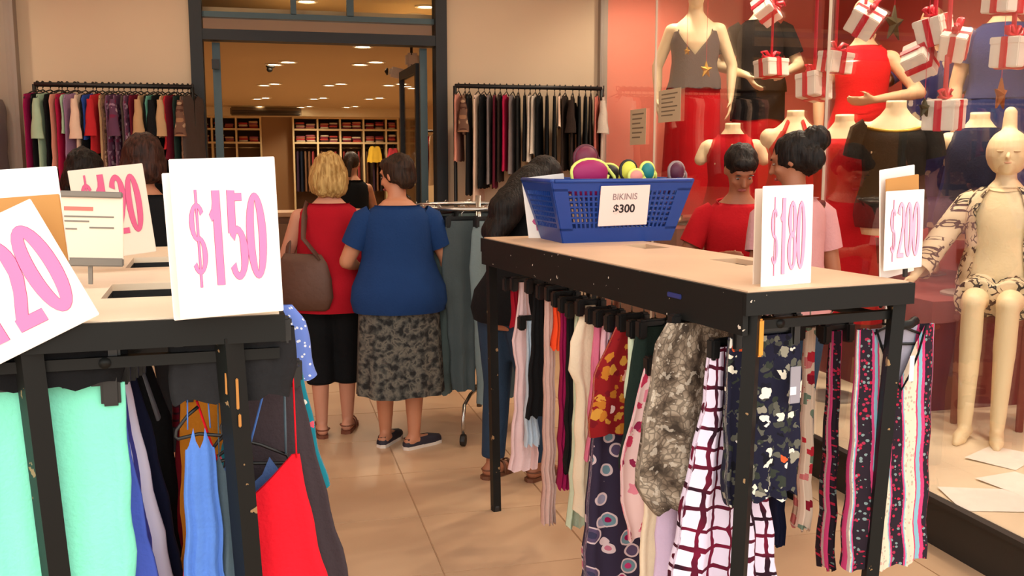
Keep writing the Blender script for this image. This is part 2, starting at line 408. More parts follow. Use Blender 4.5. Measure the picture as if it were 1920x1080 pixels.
# condensed price numerals drawn as strokes
def stroke(mb, pts, wd, y, close=False, asp=(1, 1)):
    pts = [Vector((p[0], 0, p[1])) for p in pts]; n = len(pts); L = []; Rr = []
    for i, p in enumerate(pts):
        a = pts[(i-1) % n] if (close or i > 0) else p; b = pts[(i+1) % n] if (close or i < n-1) else p
        t = b-a; t = Vector((t.x/asp[0], 0, t.z/asp[1])).normalized(); nn = Vector((-t.z, 0, t.x))
        L.append(p+nn*wd); Rr.append(p-nn*wd)
    vs = [Vector((q.x, y, q.z)) for q in L+Rr]; m = n if close else n-1
    mb.add(vs, [(i, (i+1) % n, n+(i+1) % n, n+i) for i in range(m)])
def arc(cx, cz, rx, rz, a0, a1, k=12):
    return [(cx+rx*math.cos(math.radians(a0+(a1-a0)*i/k)), cz+rz*math.sin(math.radians(a0+(a1-a0)*i/k))) for i in range(k+1)]
GL = {   # unit glyphs: width 1, height -1..1
 '0': [(arc(0, 0, .62, .84, 0, 360, 28)[:-1], True)],
 '1': [([(-.62, .42), (-.25, .55), (-.02, .80)], False), ([(.02, 1.0), (.02, -1.0)], False)],
 '2': [(arc(0, .42, .62, .44, 165, 0, 12)+[(.55, .1), (.2, -.28), (-.3, -.66), (-.5, -.84)], False), ([(-.8, -.84), (.8, -.84)], False)],
 '5': [([(.66, .84), (-.55, .84)], False), ([(-.42, .99), (-.5, .08)], False), (arc(-.02, -.34, .64, .50, 140, -150, 16), False)],
 '8': [(arc(0, .43, .54, .42, 0, 360, 22)[:-1], True), (arc(0, -.40, .64, .45, 0, 360, 22)[:-1], True)],
 '$': [(arc(0, .38, .55, .40, 30, 250, 12)+arc(0, -.38, .55, .40, 75, -150, 12), False), ([(0, 1.14), (0, -1.14)], 'thin')],
}
def numerals(txt, W, H, y, grow=0., dollar=1.0):
    mb = MB(); n = len(txt); cw = W/n; y0 = y; ns = 0
    for i, ch in enumerate(txt):
        cx = -W/2+cw*(i+.5); sx = cw*.52; sz = H/2*(1 if ch != '$' else dollar)
        for pts, cl in GL[ch]:
            st = .19*cw; y = y0-.00007*ns; ns += 1
            q = [(cx+p[0]*sx, p[1]*sz) for p in pts]
            if cl == 'thin': stroke(mb, q, .05*cw+grow, y, False, (sx, sz))
            else: stroke(mb, q, (st if ch != '$' else st*.62)+grow, y, bool(cl), (sx, sz))
    return mb
def sign(label, px, Y, wid, hei, yaw, roll, txt=None, tw=.7, th=.5, tz=0., ink=None, pitch=0., tx=0., matc=None, stand=True, name='price_sign', cat='sign', back=None, kind='price signs'):
    """px = pixel of the board's centre, Y = its depth"""
    c = atY(px[0], px[1], Y)
    t = thing(name, label, cat, c, 0, kind)
    t.rotation_euler = (Matrix.Rotation(yaw, 3, 'Z') @ Matrix.Rotation(pitch, 3, 'X') @ Matrix.Rotation(roll, 3, 'Y')).to_euler()
    MB().rbox((0, 0, 0), (wid, .004, hei), .0015).build('board', matc or M_card, t)
    if txt:
        numerals(txt, wid*tw, hei*th, -.0026, .0007, .9).xf(Matrix.Translation((tx, 0, tz))).build('numeral_outline', M_redink, t)
        numerals(txt, wid*tw, hei*th, -.0036, 0., .9).xf(Matrix.Translation((tx, 0, tz))).build('numerals', ink or M_pinkink, t)
    return t
S = math.radians
s150b = sign('white card showing its left edge behind the 150 price sign', (416, 458), 2.10, .215, .305, S(8), S(-2), None)
s150 = sign('large white price sign reading 150 in pink on the left rack', (427, 445), 2.06, .208, .325, S(8), S(-1.6), '$150', .74, .60, .0)
s120 = sign('big tilted white price sign reading 120 cut by the left photo edge', (-12, 548), 2.085, .302, .264, S(0), S(-26), '$120', .90, .74, .0)
s120c = sign('brown cardboard sheet behind the tilted 120 price sign', (62, 436), 2.16, .12, .15, S(0), S(-4), None, matc=M_brownb, name='cardboard_sheet', cat='cardboard')
s120c2 = sign('white backing card above the brown cardboard on the left rack', (22, 408), 2.2, .20, .20, S(0), S(-4), None, name='backing_card')
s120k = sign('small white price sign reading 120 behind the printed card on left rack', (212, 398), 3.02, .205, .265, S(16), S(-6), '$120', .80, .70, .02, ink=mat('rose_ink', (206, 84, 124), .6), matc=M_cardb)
cardL = sign('white printed notice card in grey clip holder on the left rack', (168, 428), 2.66, .165, .165, S(-4), S(2), None, matc=mat('notice_paper', (246, 226, 204), .7), name='notice_card')
MB().rbox((0, -.003, .087), (.165, .012, .016), .003).build('clip', M_grey, cardL)
MB().rbox((0, -.003, -.087), (.165, .012, .022), .003).build('clip', M_grey, cardL)
MB().b2((-.005, -.004, -.145), (.005, .004, -.09)).build('stem', M_grey, cardL)
MB().b2((-.06, -.003, .045), (.01, -.0024, .055)).build('print_line', mat('print_red', (206, 120, 110), .7), cardL)
for (a, b, z) in ((-.06, .06, .028), (-.06, .0, .016), (.0, .06, .0), (-.06, -.03, -.004)): MB().b2((a, -.003, z), (b, -.0024, z+.004)).build('print_line', M_grey, cardL)
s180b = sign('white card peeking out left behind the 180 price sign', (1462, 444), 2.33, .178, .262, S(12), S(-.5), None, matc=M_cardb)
s180 = sign('white price sign reading 180 in pink at the front of right rack', (1476, 442), 2.28, .172, .266, S(12), S(-1), '$180', .70, .76, .0, ink=mat('pale_pink_ink', (248, 168, 204), .6))
s200a = sign('white backing card standing tilted behind the 200 price sign', (1682, 416), 2.40, .172, .312, S(22), S(-5), None)
s200c = sign('brown cardboard sheet between the 200 sign and its backing card', (1692, 412), 2.375, .146, .245, S(18), S(-5), None, matc=M_brownb, name='cardboard_sheet', cat='cardboard')
s200 = sign('white price sign reading 200 in pink at the right corner of right rack', (1695, 431), 2.345, .155, .222, S(14), S(-1.5), '$200', .80, .76, .0, ink=mat('pale_pink_ink2', (246, 184, 214), .6))
MB().b2((.012, .002, -.135), (.024, .010, -.10)).build('stick', M_dark, s200)
s_b = sign('white price sign half hidden left of the blue basket', (1024, 388), 3.93, .18, .265, S(-20), S(-7), '$1', .62, .70, .0, ink=mat('rose_ink2', (196, 80, 130), .6), tx=-.02)
# =================================================================== GARMENT BUILDER
M_hang = mat('black_hanger_plastic', (24, 24, 24), .4)
M_chrome = mat('chrome', (190, 186, 178), .25, .9)
def interp(tab, z):
    if z >= tab[0][0]: return tab[0][1]
    for (z0, a), (z1, b) in zip(tab[:-1], tab[1:]):
        if z1 <= z <= z0: return a+(b-a)*((z0-z)/max(1e-6, z0-z1))
    return tab[-1][1]
def drape(prof, thick=(.02, .05), neck=('flat', .0, .0), folds=(3, .012), seed=0, nz=14, N=32, hem=.008, asym=None):
    """open hanging tube of cloth; prof = [(z, halfwidth)...] downwards; neck = (style, halfwidth, depth)"""
    rnd = random.Random(seed); ph = rnd.random()*6; ph2 = rnd.random()*6
    zt, zb = prof[0][0], prof[-1][0]; wm = interp(prof, (zt+zb)/2); style, nw, nd = neck; mb = MB(); vs = []; uv = []
    for i in range(nz+1):
        v = i/nz
        for j in range(N):
            a = 2*PI*j/N; ca, sa = math.cos(a), math.sin(a)
            xn = math.copysign(abs(ca)**.8, ca)
            fr = sa < 0
            w0 = interp(prof, zt-.02); x0 = abs(xn)
            dip = 0.
            if style == 'round': dip = nd*(1 if fr else .35)*max(0, 1-(x0/nw)**2) if x0 < nw else .18*abs(w0)*(x0-nw)
            elif style == 'v': dip = nd*(1 if fr else .25)*max(0, 1-x0/nw)
            elif style == 'vv': dip = nd*max(0, 1-x0/nw)
            elif style == 'sweet': dip = nd*(abs(math.cos(min(1, x0/.95)*PI))) if fr else nd*1.1
            ztop = zt-dip
            vv = v**1.15
            z = ztop+(zb-ztop)*vv
            wd = interp(prof, z)
            th = thick[0]+(thick[1]-thick[0])*v
            x = wd*xn+.006*v*math.sin(5*z*7+ph2)
            y = th*math.copysign(abs(sa)**.7, sa)+folds[1]*(.25+v)*math.sin(folds[0]*PI*xn+ph)+folds[1]*.5*v*math.sin(folds[0]*2.3*PI*xn+ph2)
            z += hem*v*math.sin(3*PI*xn+ph2)
            vs.append((x, y, z)); uv.append((wm*xn if fr else wm*xn+2., z))
    fs = [(i*N+j, i*N+(j+1) % N, (i+1)*N+(j+1) % N, (i+1)*N+j) for i in range(nz) for j in range(N)]
    return mb.add(vs, fs, uv)
def hook_pts(dx, z0):
    return [(dx, 0, z0), (dx, 0, -.02), (dx+.016, 0, -.006), (dx+.02, 0, .008), (dx+.012, 0, .02), (dx-.004, 0, .021), (dx-.014, 0, .012)]
def clip_hanger(t, zc, hw, dx=0., big=False):
    b = MB().rbox((0, 0, zc+.012), (hw*2, .016, .022 if not big else .045), .006).build('hanger', M_hang, t)
    MB().tube(hook_pts(dx, zc+.012), .0022, 6).build('hook', M_chrome, b, True)
    for s in (-1, 1):
        MB().rbox((s*hw*.86, -.004, zc-.006), (.03 if not big else .04, .034, .06 if not big else .085), .006).build('clip', M_hang, b)
def shoulder_hanger(t, zt, hw, dx=0., m=None):
    z1 = min(zt+.045, -.035)
    pts = hook_pts(dx, z1)[::-1]+[(dx*.5+hw*.45, 0, z1-.018), (hw*.95, 0, z1-.05), (hw*1.0, 0, z1-.066), (hw*.9, 0, z1-.07), (0, 0, z1-.062), (-hw*.9, 0, z1-.07), (-hw, 0, z1-.064), (-hw*.95, 0, z1-.05), (-hw*.45, 0, z1-.018), (0, 0, z1)]
    MB().tube(pts, .0042, 6).build('hanger', m or M_hang, t, True)
def strap(t, a, b, m, r=.004, sag=0., name='strap'):
    a = Vector(a); b = Vector(b)
    return MB().tube([a, (a*2+b)/3+Vector((0, 0, -sag)), (a+b*2)/3+Vector((0, 0, -sag)), b], r, 6, flat=.45).build(name, m, t, True)
def garment(name, label, cat, loc, rotz, prof, m, hang='shoulder', neck=('round', .4, .05), thick=(.012, .026), folds=(3, .010), seed=None, group=None,
            sleeves=None, straps=None, hdx=0., tagm=None, N=32, nz=14, hem=.008, hw=None):
    t = thing(name, label, cat, loc, rotz, group); seed = random.random() if seed is None else seed
    drape(prof, thick, neck, folds, seed, nz, N, hem).build('fabric', m, t, True)
    zt = prof[0][0]; w0 = prof[0][1]
    if hang == 'clip': clip_hanger(t, zt, hw or max(.05, w0*.96), hdx)
    elif hang == 'bigclip': clip_hanger(t, zt, hw or w0*.96, hdx, True)
    elif hang == 'shoulder': shoulder_hanger(t, zt, hw or max(.05, w0*.92), hdx)
    if sleeves:
        ln, sp, sr = sleeves                               # length, spread, radius
        zs = zt-.045
        for s in (-1, 1):
            x0 = s*interp(prof, zs)*.93
            rings = []
            for k in range(7):
                q = k/6; c = Vector((x0+s*sp*q**.8, .003*math.sin(k*2+seed*9), zs-ln*q)); r = sr*(1+.35*q)
                rings.append([c+Vector((r*.55*math.cos(2*PI*j/12), r*.9*math.sin(2*PI*j/12)*(.6+.4*q), 0)) for j in range(12)])
            mb = MB().loft(rings, False); mb.uv = {i: (p.x, p.z) for i, p in enumerate(mb.v)}
            mb.build('sleeve', m, t, True)
    if straps:
        sx, zs, sm = straps
        for s in (-1, 1): strap(t, (s*sx*.85, 0, zs), (s*sx, -thick[0]*.6, zt-.004), sm or m)
    if tagm: MB().rbox((w0*.3, -thick[1]-.012, zt-.16), (.04, .002, .07), .001).build('price_tag', tagm, t)
    return t
def hang(rk, rail, s, side, pf, name, label, cat, m, dx=0., **k):
    """hang a garment on a rack rail; pf = pixel edge profile [(y, x)...] on one side (+1 right, -1 left)"""
    o, ang, rx = (RLo, RLa, (.31, .57)[rail]) if rk == 'L' else (RRo, RRa, (.125, .455)[rail])
    p = loc2w(o, ang, (rx, s, 0)); ca = math.cos(ang)
    prof = []
    for (y, x) in pf:
        q = atY(x, y, p.y); prof.append((q.z-ZR, max(.02, side*(q.x-p.x-dx)/ca)))
    off = Matrix.Rotation(ang, 3, 'Z') @ Vector((dx, 0, 0))
    k.setdefault('hdx', -dx)
    k.setdefault('group', 'clothes on the left display rack' if rk == 'L' else 'clothes on the right display rack')
    return garment(name, label, cat, (p.x+off.x, p.y+off.y, ZR), ang, prof, m, **k)

# ------------------------------------------------------------------ fabrics
M_mint = cloth('mint_cloth', (136, 238, 208), .03)
F_peri = cloth('periwinkle_cloth', (84, 110, 214)); F_white = cloth('lavender_white_cloth', (226, 222, 246))
F_navy = cloth('navy_cloth', (22, 26, 52)); F_black = cloth('black_cloth', (18, 18, 20)); F_maroon = cloth('maroon_cloth', (134, 26, 40))
F_orange = cloth('orange_cloth', (240, 150, 44)); F_blue = cloth('cornflower_cloth', (88, 132, 214)); F_slate = cloth('slate_cloth', (92, 112, 124))
F_red = cloth('bright_red_cloth', (236, 26, 44)); F_char = cloth('charcoal_cloth', (66, 56, 60)); F_crim = cloth('crimson_cloth', (160, 18, 40))
F_pp = cloth('pale_pink_cloth', (232, 200, 200)); F_dp = cloth('dusty_pink_cloth', (216, 182, 172)); F_lb = cloth('light_blue_cloth', (190, 208, 224))
F_mag = cloth('magenta_cloth', (150, 20, 76)); F_cream = cloth('cream_cloth', (244, 226, 196)); F_pink = cloth('rose_pink_cloth', (222, 120, 150))
F_lp = cloth('light_pink_cloth', (240, 190, 204)); F_lg = cloth('pale_green_cloth', (206, 220, 190)); F_dg = cloth('dark_green_cloth', (30, 44, 38))
F_lil = cloth('lilac_cloth', (222, 200, 232)); F_neon = cloth('neon_orange_cloth', (255, 84, 40)); F_grey = cloth('grey_cloth', (120, 122, 128))
F_denim = cloth('dark_denim', (44, 62, 84)); F_sheer = cloth('sheer_grey_cloth', (170, 166, 182))
P_redfl = spots('red_floral', (142, 26, 30), [(26, .42, [(196, 120, 40), (120, 20, 30), (210, 150, 60)]), (13, .33, [(246, 214, 206), (142, 26, 30), (120, 130, 180), (232, 168, 150), (142, 26, 30)])])
P_navyfl = spots('navy_floral', (30, 30, 50), [(40, .52, [(52, 58, 50), (96, 96, 86), (30, 30, 50), (70, 72, 66), (20, 20, 30), (30, 30, 50)]), (26, .40, [(30, 30, 50), (238, 232, 214), (30, 30, 50), (150, 146, 130), (24, 24, 38)]), (14, .27, [(30, 30, 50), (222, 92, 50), (236, 232, 224), (24, 26, 40), (226, 222, 210)])], .04, 40)
P_dots = spots('blue_dotted', (110, 136, 214), [(70, .26, [(232, 236, 248)])], .0)
P_tealfl = spots('teal_floral', (30, 128, 146), [(34, .4, [(230, 226, 214), (30, 128, 146), (30, 128, 146), (220, 90, 110)])])
P_pinkfl = spots('pink_floral', (240, 208, 206), [(22, .45, [(206, 60, 96), (240, 208, 206), (150, 40, 80), (230, 140, 160)])])
P_paisley = spots('red_cream_print', (236, 212, 190), [(28, .44, [(206, 50, 66), (236, 212, 190), (120, 140, 120), (222, 130, 130), (150, 30, 50)])])
t_ = NT('mosaic_print'); vo = t_.vor(t_.wob(.01, 20), 15); d_ = vo.outputs['Distance']
c_ = t_.even(t_.sep(vo.outputs['Color'])[0], [(112, 146, 160), (198, 116, 140), (92, 78, 110), (176, 40, 96), (150, 150, 176)])
c_ = t_.mix(t_.math('GREATER_THAN', d_, .33), c_, t_.rgb((216, 196, 200))); c_ = t_.mix(t_.math('GREATER_THAN', d_, .41), c_, t_.rgb((52, 44, 66)))
c_ = t_.mix(t_.math('LESS_THAN', d_, .16), c_, t_.even(t_.sep(vo.outputs['Color'])[1], [(150, 20, 80), (60, 60, 90), (196, 60, 120)])); P_mos = t_.done(c_)
t_ = NT('snake_print'); v_ = t_.wob(.05, 9)
n1 = t_.noise(v_, 13, 4); vo = t_.vor(v_, 85); c_ = t_.ramp(n1, [(.36, (58, 48, 40)), (.47, (122, 106, 90)), (.60, (176, 160, 140))], False)
v2_ = t_.vor(v_, 60, 'DISTANCE_TO_EDGE'); c_ = t_.mix(t_.math('MULTIPLY', t_.math('LESS_THAN', v2_.outputs['Distance'], .09), .55), c_, t_.rgb((62, 52, 44)))
c_ = t_.mix(t_.math('MULTIPLY', t_.math('GREATER_THAN', t_.noise(v_, 38, 3), .60), .5), c_, t_.rgb((214, 202, 184))); P_snake = t_.done(c_)
t_ = NT('windowpane_print'); v_ = t_.wob(.035, 14); x_, y_, _ = t_.sep(v_)
gx = t_.math('LESS_THAN', t_.math('ABSOLUTE', t_.math('SUBTRACT', t_.math('FRACT', t_.math('MULTIPLY', x_, 27)), .5)), .13)
gx2 = t_.math('LESS_THAN', t_.math('ABSOLUTE', t_.math('SUBTRACT', t_.math('FRACT', t_.math('MULTIPLY', x_, 11)), .5)), .055)
gy = t_.math('LESS_THAN', t_.math('ABSOLUTE', t_.math('SUBTRACT', t_.math('FRACT', t_.math('MULTIPLY', y_, 18)), .5)), .10)
ln = t_.math('MAXIMUM', gx, gy); c_ = t_.mix(ln, t_.rgb((236, 222, 244)), t_.ramp(t_.noise(t_.co, 9), [(.4, (44, 20, 34)), (.62, (120, 22, 52))], False)); P_grid = t_.done(c_)
t_ = NT('striped_boho_print'); v_ = t_.wob(.004, 60); x_, y_, _ = t_.sep(v_)
fx = t_.math('FRACT', t_.math('ADD', t_.math('MULTIPLY', t_.math('ABSOLUTE', x_), 8.5), .80))
base = t_.ramp(fx, [(0, (238, 220, 196)), (.42, (214, 60, 110)), (.47, (136, 186, 204)), (.56, (206, 66, 120)), (.63, (44, 34, 44)), (.93, (206, 66, 120)), (.97, (136, 186, 204))])
vo = t_.vor(v_, 95); sp = t_.math('LESS_THAN', vo.outputs['Distance'], .42); dk = t_.math('MULTIPLY', t_.math('GREATER_THAN', fx, .63), t_.math('LESS_THAN', fx, .93))
lt = t_.math('LESS_THAN', fx, .42)
c_ = t_.mix(t_.math('MULTIPLY', sp, dk), base, t_.even(t_.sep(vo.outputs['Color'])[0], [(44, 34, 44), (190, 40, 70), (44, 34, 44), (130, 150, 150), (170, 50, 80)]))
c_ = t_.mix(t_.math('MULTIPLY', sp, lt), c_, t_.even(t_.sep(vo.outputs['Color'])[1], [(238, 220, 196), (216, 176, 160), (238, 220, 196), (190, 180, 160)])); P_boho = t_.done(c_)
t_ = NT('plaid_print'); x_, y_, _ = t_.sep(t_.co)
g = t_.math('MAXIMUM', t_.math('LESS_THAN', t_.math('FRACT', t_.math('MULTIPLY', x_, 50)), .3), t_.math('LESS_THAN', t_.math('FRACT', t_.math('MULTIPLY', y_, 50)), .3))
P_plaid = t_.done(t_.mix(g, t_.rgb((128, 24, 44)), t_.rgb((70, 30, 44))))
t_ = NT('vertical_stripe_blue'); x_, y_, _ = t_.sep(t_.co)
P_vstr = t_.done(t_.mix(t_.math('LESS_THAN', t_.math('FRACT', t_.math('MULTIPLY', x_, 22)), .28), t_.rgb((232, 228, 250)), t_.rgb((70, 70, 150))))
M_tagw = mat('tag_paper', (236, 234, 240), .6)

# ------------------------------------------------------------------ left rack
hang('L', 0, .07, 1, [(716, 234), (800, 238), (1080, 256), (1180, 262)], 'dress', 'mint green dress at the front of the left rack', 'dress', M_mint, dx=-.13, hang='bigclip', neck=('flat', 0, 0), thick=(.008, .03), folds=(5, .006), nz=18, N=48)
hang('L', 0, .16, 1, [(690, 222), (800, 238), (1080, 296), (1200, 312)], 'dress', 'periwinkle blue dress right behind the mint dress', 'dress', F_peri, dx=-.02, hang='clip', neck=('flat', 0, 0), folds=(4, .005))
hang('L', 0, .25, 1, [(684, 236), (800, 262), (1080, 325), (1200, 345)], 'dress', 'white and blue striped dress behind the periwinkle dress', 'dress', P_vstr, dx=-.01, hang='clip', neck=('flat', 0, 0), folds=(4, .005))
hang('L', 0, .34, 1, [(676, 246), (800, 285), (1000, 330), (1150, 350)], 'dress', 'navy dress behind the striped dress on left rack', 'dress', F_navy, dx=0, hang='clip', neck=('flat', 0, 0), folds=(4, .006))
g_ = hang('L', 0, .45, 1, [(640, 262), (700, 290), (790, 322), (960, 338), (1100, 345)], 'blouse', 'black blouse with grey lapel deep on the left rack', 'blouse', F_black, hang='clip', neck=('flat', 0, 0))
_a = atY(252, 655, g_.location.y-.03)-g_.location; _b = atY(296, 785, g_.location.y-.03)-g_.location
MB().tube([_a, (_a+_b)/2, _b], [.012, .022, .03], 8, flat=.2).build('lapel', F_grey, g_, True)
hang('L', 1, .66, -1, [(618, 330), (724, 322), (800, 320)], 'shirt', 'maroon plaid shirt hanging in the middle of left rack', 'shirt', P_plaid, hang='clip', neck=('flat', 0, 0))
hang('L', 1, .46, -1, [(735, 352), (800, 334), (960, 322), (1100, 316)], 'dress', 'maroon dress left of the orange strip on the left rack', 'dress', F_maroon, hang='clip', neck=('flat', 0, 0))
hang('L', 1, .40, -1, [(726, 338), (800, 338), (1100, 342)], 'dress', 'orange dress showing a narrow edge on left rack', 'dress', F_orange, hang='clip', neck=('flat', 0, 0))
hang('L', 1, .062, -1, [(800, 350), (850, 347), (940, 346), (1080, 348), (1180, 346)], 'dress', 'cornflower blue strap dress left of the red dress', 'dress', F_blue, dx=-.078, hang='shoulder', neck=('sweet', .5, .05), straps=(.024, -.06, None), folds=(3, .008), thick=(.006, .02))
hang('L', 1, .085, -1, [(850, 386), (930, 400), (1080, 408), (1180, 404)], 'dress', 'slate grey strap dress between the blue and red dresses', 'dress', F_slate, dx=-.016, hang='shoulder', neck=('sweet', .5, .06), straps=(.022, -.06, None), folds=(3, .008), thick=(.006, .02))
g_ = hang('L', 1, .13, 1, [(852, 562), (930, 576), (1080, 612), (1180, 630)], 'dress', 'bright red V-neck strap dress at the front of left rack', 'dress', F_red, dx=.032, hang='none', neck=('vv', .85, .095), thick=(.006, .04), folds=(3, .006), N=40)
_y = g_.location.y
_pl = Matrix.Rotation(-RLa, 3, 'Z')
def lp(o, x, y, dy=0.): return _pl @ (atY(x, y, o.location.y+dy)-o.location)
strap(g_, lp(g_, 549, 700), lp(g_, 556, 858), F_red, .005); strap(g_, lp(g_, 369, 752, -.055), lp(g_, 408, 866, -.02), F_red, .006)
shoulder_hanger(g_, -.06, .10, -.02)
g_ = hang('L', 1, .19, 1, [(850, 548), (930, 560), (1080, 580), (1180, 590)], 'camisole', 'denim blue camisole seen inside the red dress neckline', 'camisole', cloth('denim_blue_cloth', (74, 100, 150)), dx=.03, hang='shoulder', neck=('sweet', .5, .07), folds=(3, .006))
strap(g_, lp(g_, 532, 690), lp(g_, 536, 850), F_slate, .007); strap(g_, lp(g_, 498, 720), lp(g_, 470, 830), F_blue, .006)
hang('L', 1, .25, 1, [(700, 561), (760, 572), (900, 606), (1080, 655), (1180, 675)], 'dress', 'charcoal dress edge right of the red dress', 'dress', F_char, dx=.085, hang='clip', neck=('flat', 0, 0), folds=(4, .008))
hang('L', 1, .36, 1, [(690, 566), (800, 590), (915, 617)], 'top', 'teal floral top behind the charcoal dress', 'top', P_tealfl, dx=.09, hang='clip', neck=('flat', 0, 0))
hang('L', 1, .62, 1, [(572, 548), (600, 572), (706, 596)], 'blouse', 'blue and white dotted blouse at the right end of left rack', 'blouse', P_dots, dx=.06, hang='shoulder', neck=('flat', 0, 0))
hang('L', 1, .80, 1, [(640, 530), (900, 540)], 'skirt', 'black skirt deep inside the left rack', 'skirt', F_black, hang='clip', neck=('flat', 0, 0))
hang('L', 0, .62, 1, [(650, 270), (900, 330)], 'top', 'black top deep inside the left rack', 'top', F_black, hang='clip', neck=('flat', 0, 0))
# black trousers folded over clip hangers at the front right of the left rack
hang('L', 1, .055, 1, [(612, 552), (690, 556), (738, 548)], 'shorts', 'black lace trimmed shorts folded at the front of left rack', 'shorts', cloth('black_lace', (34, 34, 36), .3), dx=.0, hang='clip', neck=('flat', 0, 0), folds=(6, .006), thick=(.02, .03))
hang('L', 0, .055, 1, [(642, 240), (690, 236), (716, 232)], 'shorts', 'black shorts folded over the hanger above the mint dress', 'shorts', F_black, dx=-.13, hang='clip', neck=('flat', 0, 0), folds=(5, .006), thick=(.018, .026))

# ------------------------------------------------------------------ right rack, left rail (back to front)
def HR(s, pf, *a, **k):
    k.setdefault('neck', ('flat', 0, 0)); k.setdefault('hang', 'clip'); k.setdefault('dx', -.045); return hang('R', 0, s, -1, pf, *a, **k)
HR(1.70, [(528, 990), (560, 978), (612, 975)], 'top', 'crimson top at the far end of right rack', 'top', F_crim)
HR(1.62, [(528, 990), (560, 985), (640, 958), (700, 966), (880, 952)], 'dress', 'pale pink dress at the far end of right rack', 'dress', F_pp)
HR(1.54, [(600, 1006), (700, 988), (832, 980)], 'top', 'light blue top below the black vest on right rack', 'top', F_lb)
HR(1.47, [(532, 1008), (600, 996), (780, 984)], 'vest', 'black vest between pink dresses on right rack', 'vest', F_black)
HR(1.36, [(542, 1040), (650, 1032), (800, 1024), (980, 1017)], 'dress', 'dusty pink long dress left of the neon straps', 'dress', F_dp)
HR(1.28, [(545, 1056), (600, 1051), (652, 1050)], 'top', 'neon orange strappy top on right rack', 'top', F_neon)
HR(1.22, [(556, 1064), (700, 1054), (912, 1050)], 'dress', 'magenta dress edge beside the neon top', 'dress', F_mag)
HR(1.16, [(566, 1078), (700, 1070), (890, 1062)], 'dress', 'black dress edge left of the cream kimono', 'dress', F_black)
HR(1.10, [(576, 1090), (800, 1072), (985, 1060)], 'dress', 'pale green long dress under the cream kimono', 'dress', F_lg)
HR(1.02, [(572, 1098), (640, 1068), (708, 1064), (722, 1080), (960, 1076)], 'kimono', 'cream kimono with wide sleeve on right rack', 'kimono', F_cream)
HR(.94, [(586, 1118), (700, 1108), (860, 1100)], 'dress', 'rose pink dress edge right of the cream kimono', 'dress', F_pink)
HR(.88, [(592, 1132), (700, 1122), (800, 1115)], 'dress', 'light pink dress edge left of the red floral blouse', 'dress', F_lp)
HR(.80, [(600, 1146), (800, 1108), (900, 1098), (1080, 1086), (1160, 1080)], 'dress', 'long purple mosaic print dress under the red floral blouse', 'dress', P_mos, thick=(.02, .06))
HR(.72, [(600, 1158), (690, 1112), (770, 1100), (812, 1102)], 'blouse', 'red floral blouse on the right rack', 'blouse', P_redfl)
HR(.65, [(612, 1176), (742, 1168)], 'top', 'pale green top edge right of the red floral blouse', 'top', F_lg)
HR(.58, [(612, 1192), (700, 1176), (880, 1160)], 'dress', 'dark green dress between red floral and snake prints', 'dress', F_dg)
HR(.52, [(680, 1206), (870, 1152), (940, 1160), (1005, 1172)], 'skirt', 'pink floral skirt hem below the dark green dress', 'skirt', P_pinkfl)
HR(.44, [(660, 1240), (920, 1204), (1080, 1192), (1150, 1190)], 'dress', 'cream white dress below the snake print top', 'dress', F_cream)
HR(.38, [(680, 1262), (940, 1232), (1080, 1226), (1150, 1224)], 'dress', 'lilac dress below the snake print top', 'dress', F_lil)
HR(.29, [(602, 1245), (640, 1220), (720, 1206), (850, 1180), (912, 1180), (950, 1210)], 'top', 'taupe snake print top on the right rack', 'top', P_snake, thick=(.03, .05), folds=(3, .014), N=40, dx=-.075)
HR(.17, [(648, 1324), (760, 1316), (900, 1284), (1000, 1266), (1080, 1254), (1150, 1245)], 'dress', 'white windowpane check dress with dark lines on right rack', 'dress', P_grid, thick=(.02, .05), folds=(4, .014), N=48, nz=20, dx=-.05)
g_ = HR(.085, [(630, 1360), (700, 1352), (860, 1350), (935, 1352)], 'blouse', 'navy floral blouse at the front of right rack', 'blouse', P_navyfl, thick=(.02, .04), folds=(4, .008), N=40, dx=-.005, hem=.012)
MB().rbox((.060, -.062, -.17), (.034, .003, .10), .001).build('price_tag', mat('grey_tag', (150, 146, 156), .5), g_)
MB().rbox((.052, -.0645, -.185), (.02, .002, .022), .0005).build('tag_sticker', M_tagw, g_)
# right rail
def H2(s, pf, *a, **k):
    k.setdefault('neck', ('flat', 0, 0)); k.setdefault('hang', 'clip'); return hang('R', 1, s, -1, pf, *a, **k)
H2(.80, [(600, 1480), (960, 1470)], 'dress', 'black dress deep inside the right rack', 'dress', F_black)
H2(.42, [(598, 1520), (700, 1524), (1012, 1524)], 'dress', 'plain navy dress right of the navy floral blouse', 'dress', F_navy)
H2(.30, [(612, 1548), (700, 1545), (870, 1538), (985, 1532)], 'blouse', 'red and cream printed blouse left of the striped dress', 'blouse', P_paisley)
H2(.21, [(620, 1566), (800, 1556), (1064, 1548)], 'dress', 'striped print dress behind the front striped dress', 'dress', P_boho, dx=.02)
g_ = H2(.075, [(618, 1606), (700, 1602), (900, 1592), (1064, 1584)], 'dress', 'striped floral V-neck dress at the right front of right rack', 'dress', P_boho, hang='shoulder', neck=('v', .68, .175), thick=(.012, .05), folds=(3, .009), N=48, nz=20, dx=.118, hdx=-.05)
prof_ = [(0, .13)]
w_ = (g_.dimensions.x if False else .128)
zt_ = atY(1600, 618, g_.location.y).z-ZR
MB().add([(-.085, .004, zt_), (.085, .004, zt_), (.03, .004, zt_-.2), (-.03, .004, zt_-.2)], [(0, 1, 2, 3)]).add([(-.085, .008, zt_), (.085, .008, zt_), (.03, .008, zt_-.2), (-.03, .008, zt_-.2)], [(3, 2, 1, 0)]).build('sheer_lining', F_sheer, g_)
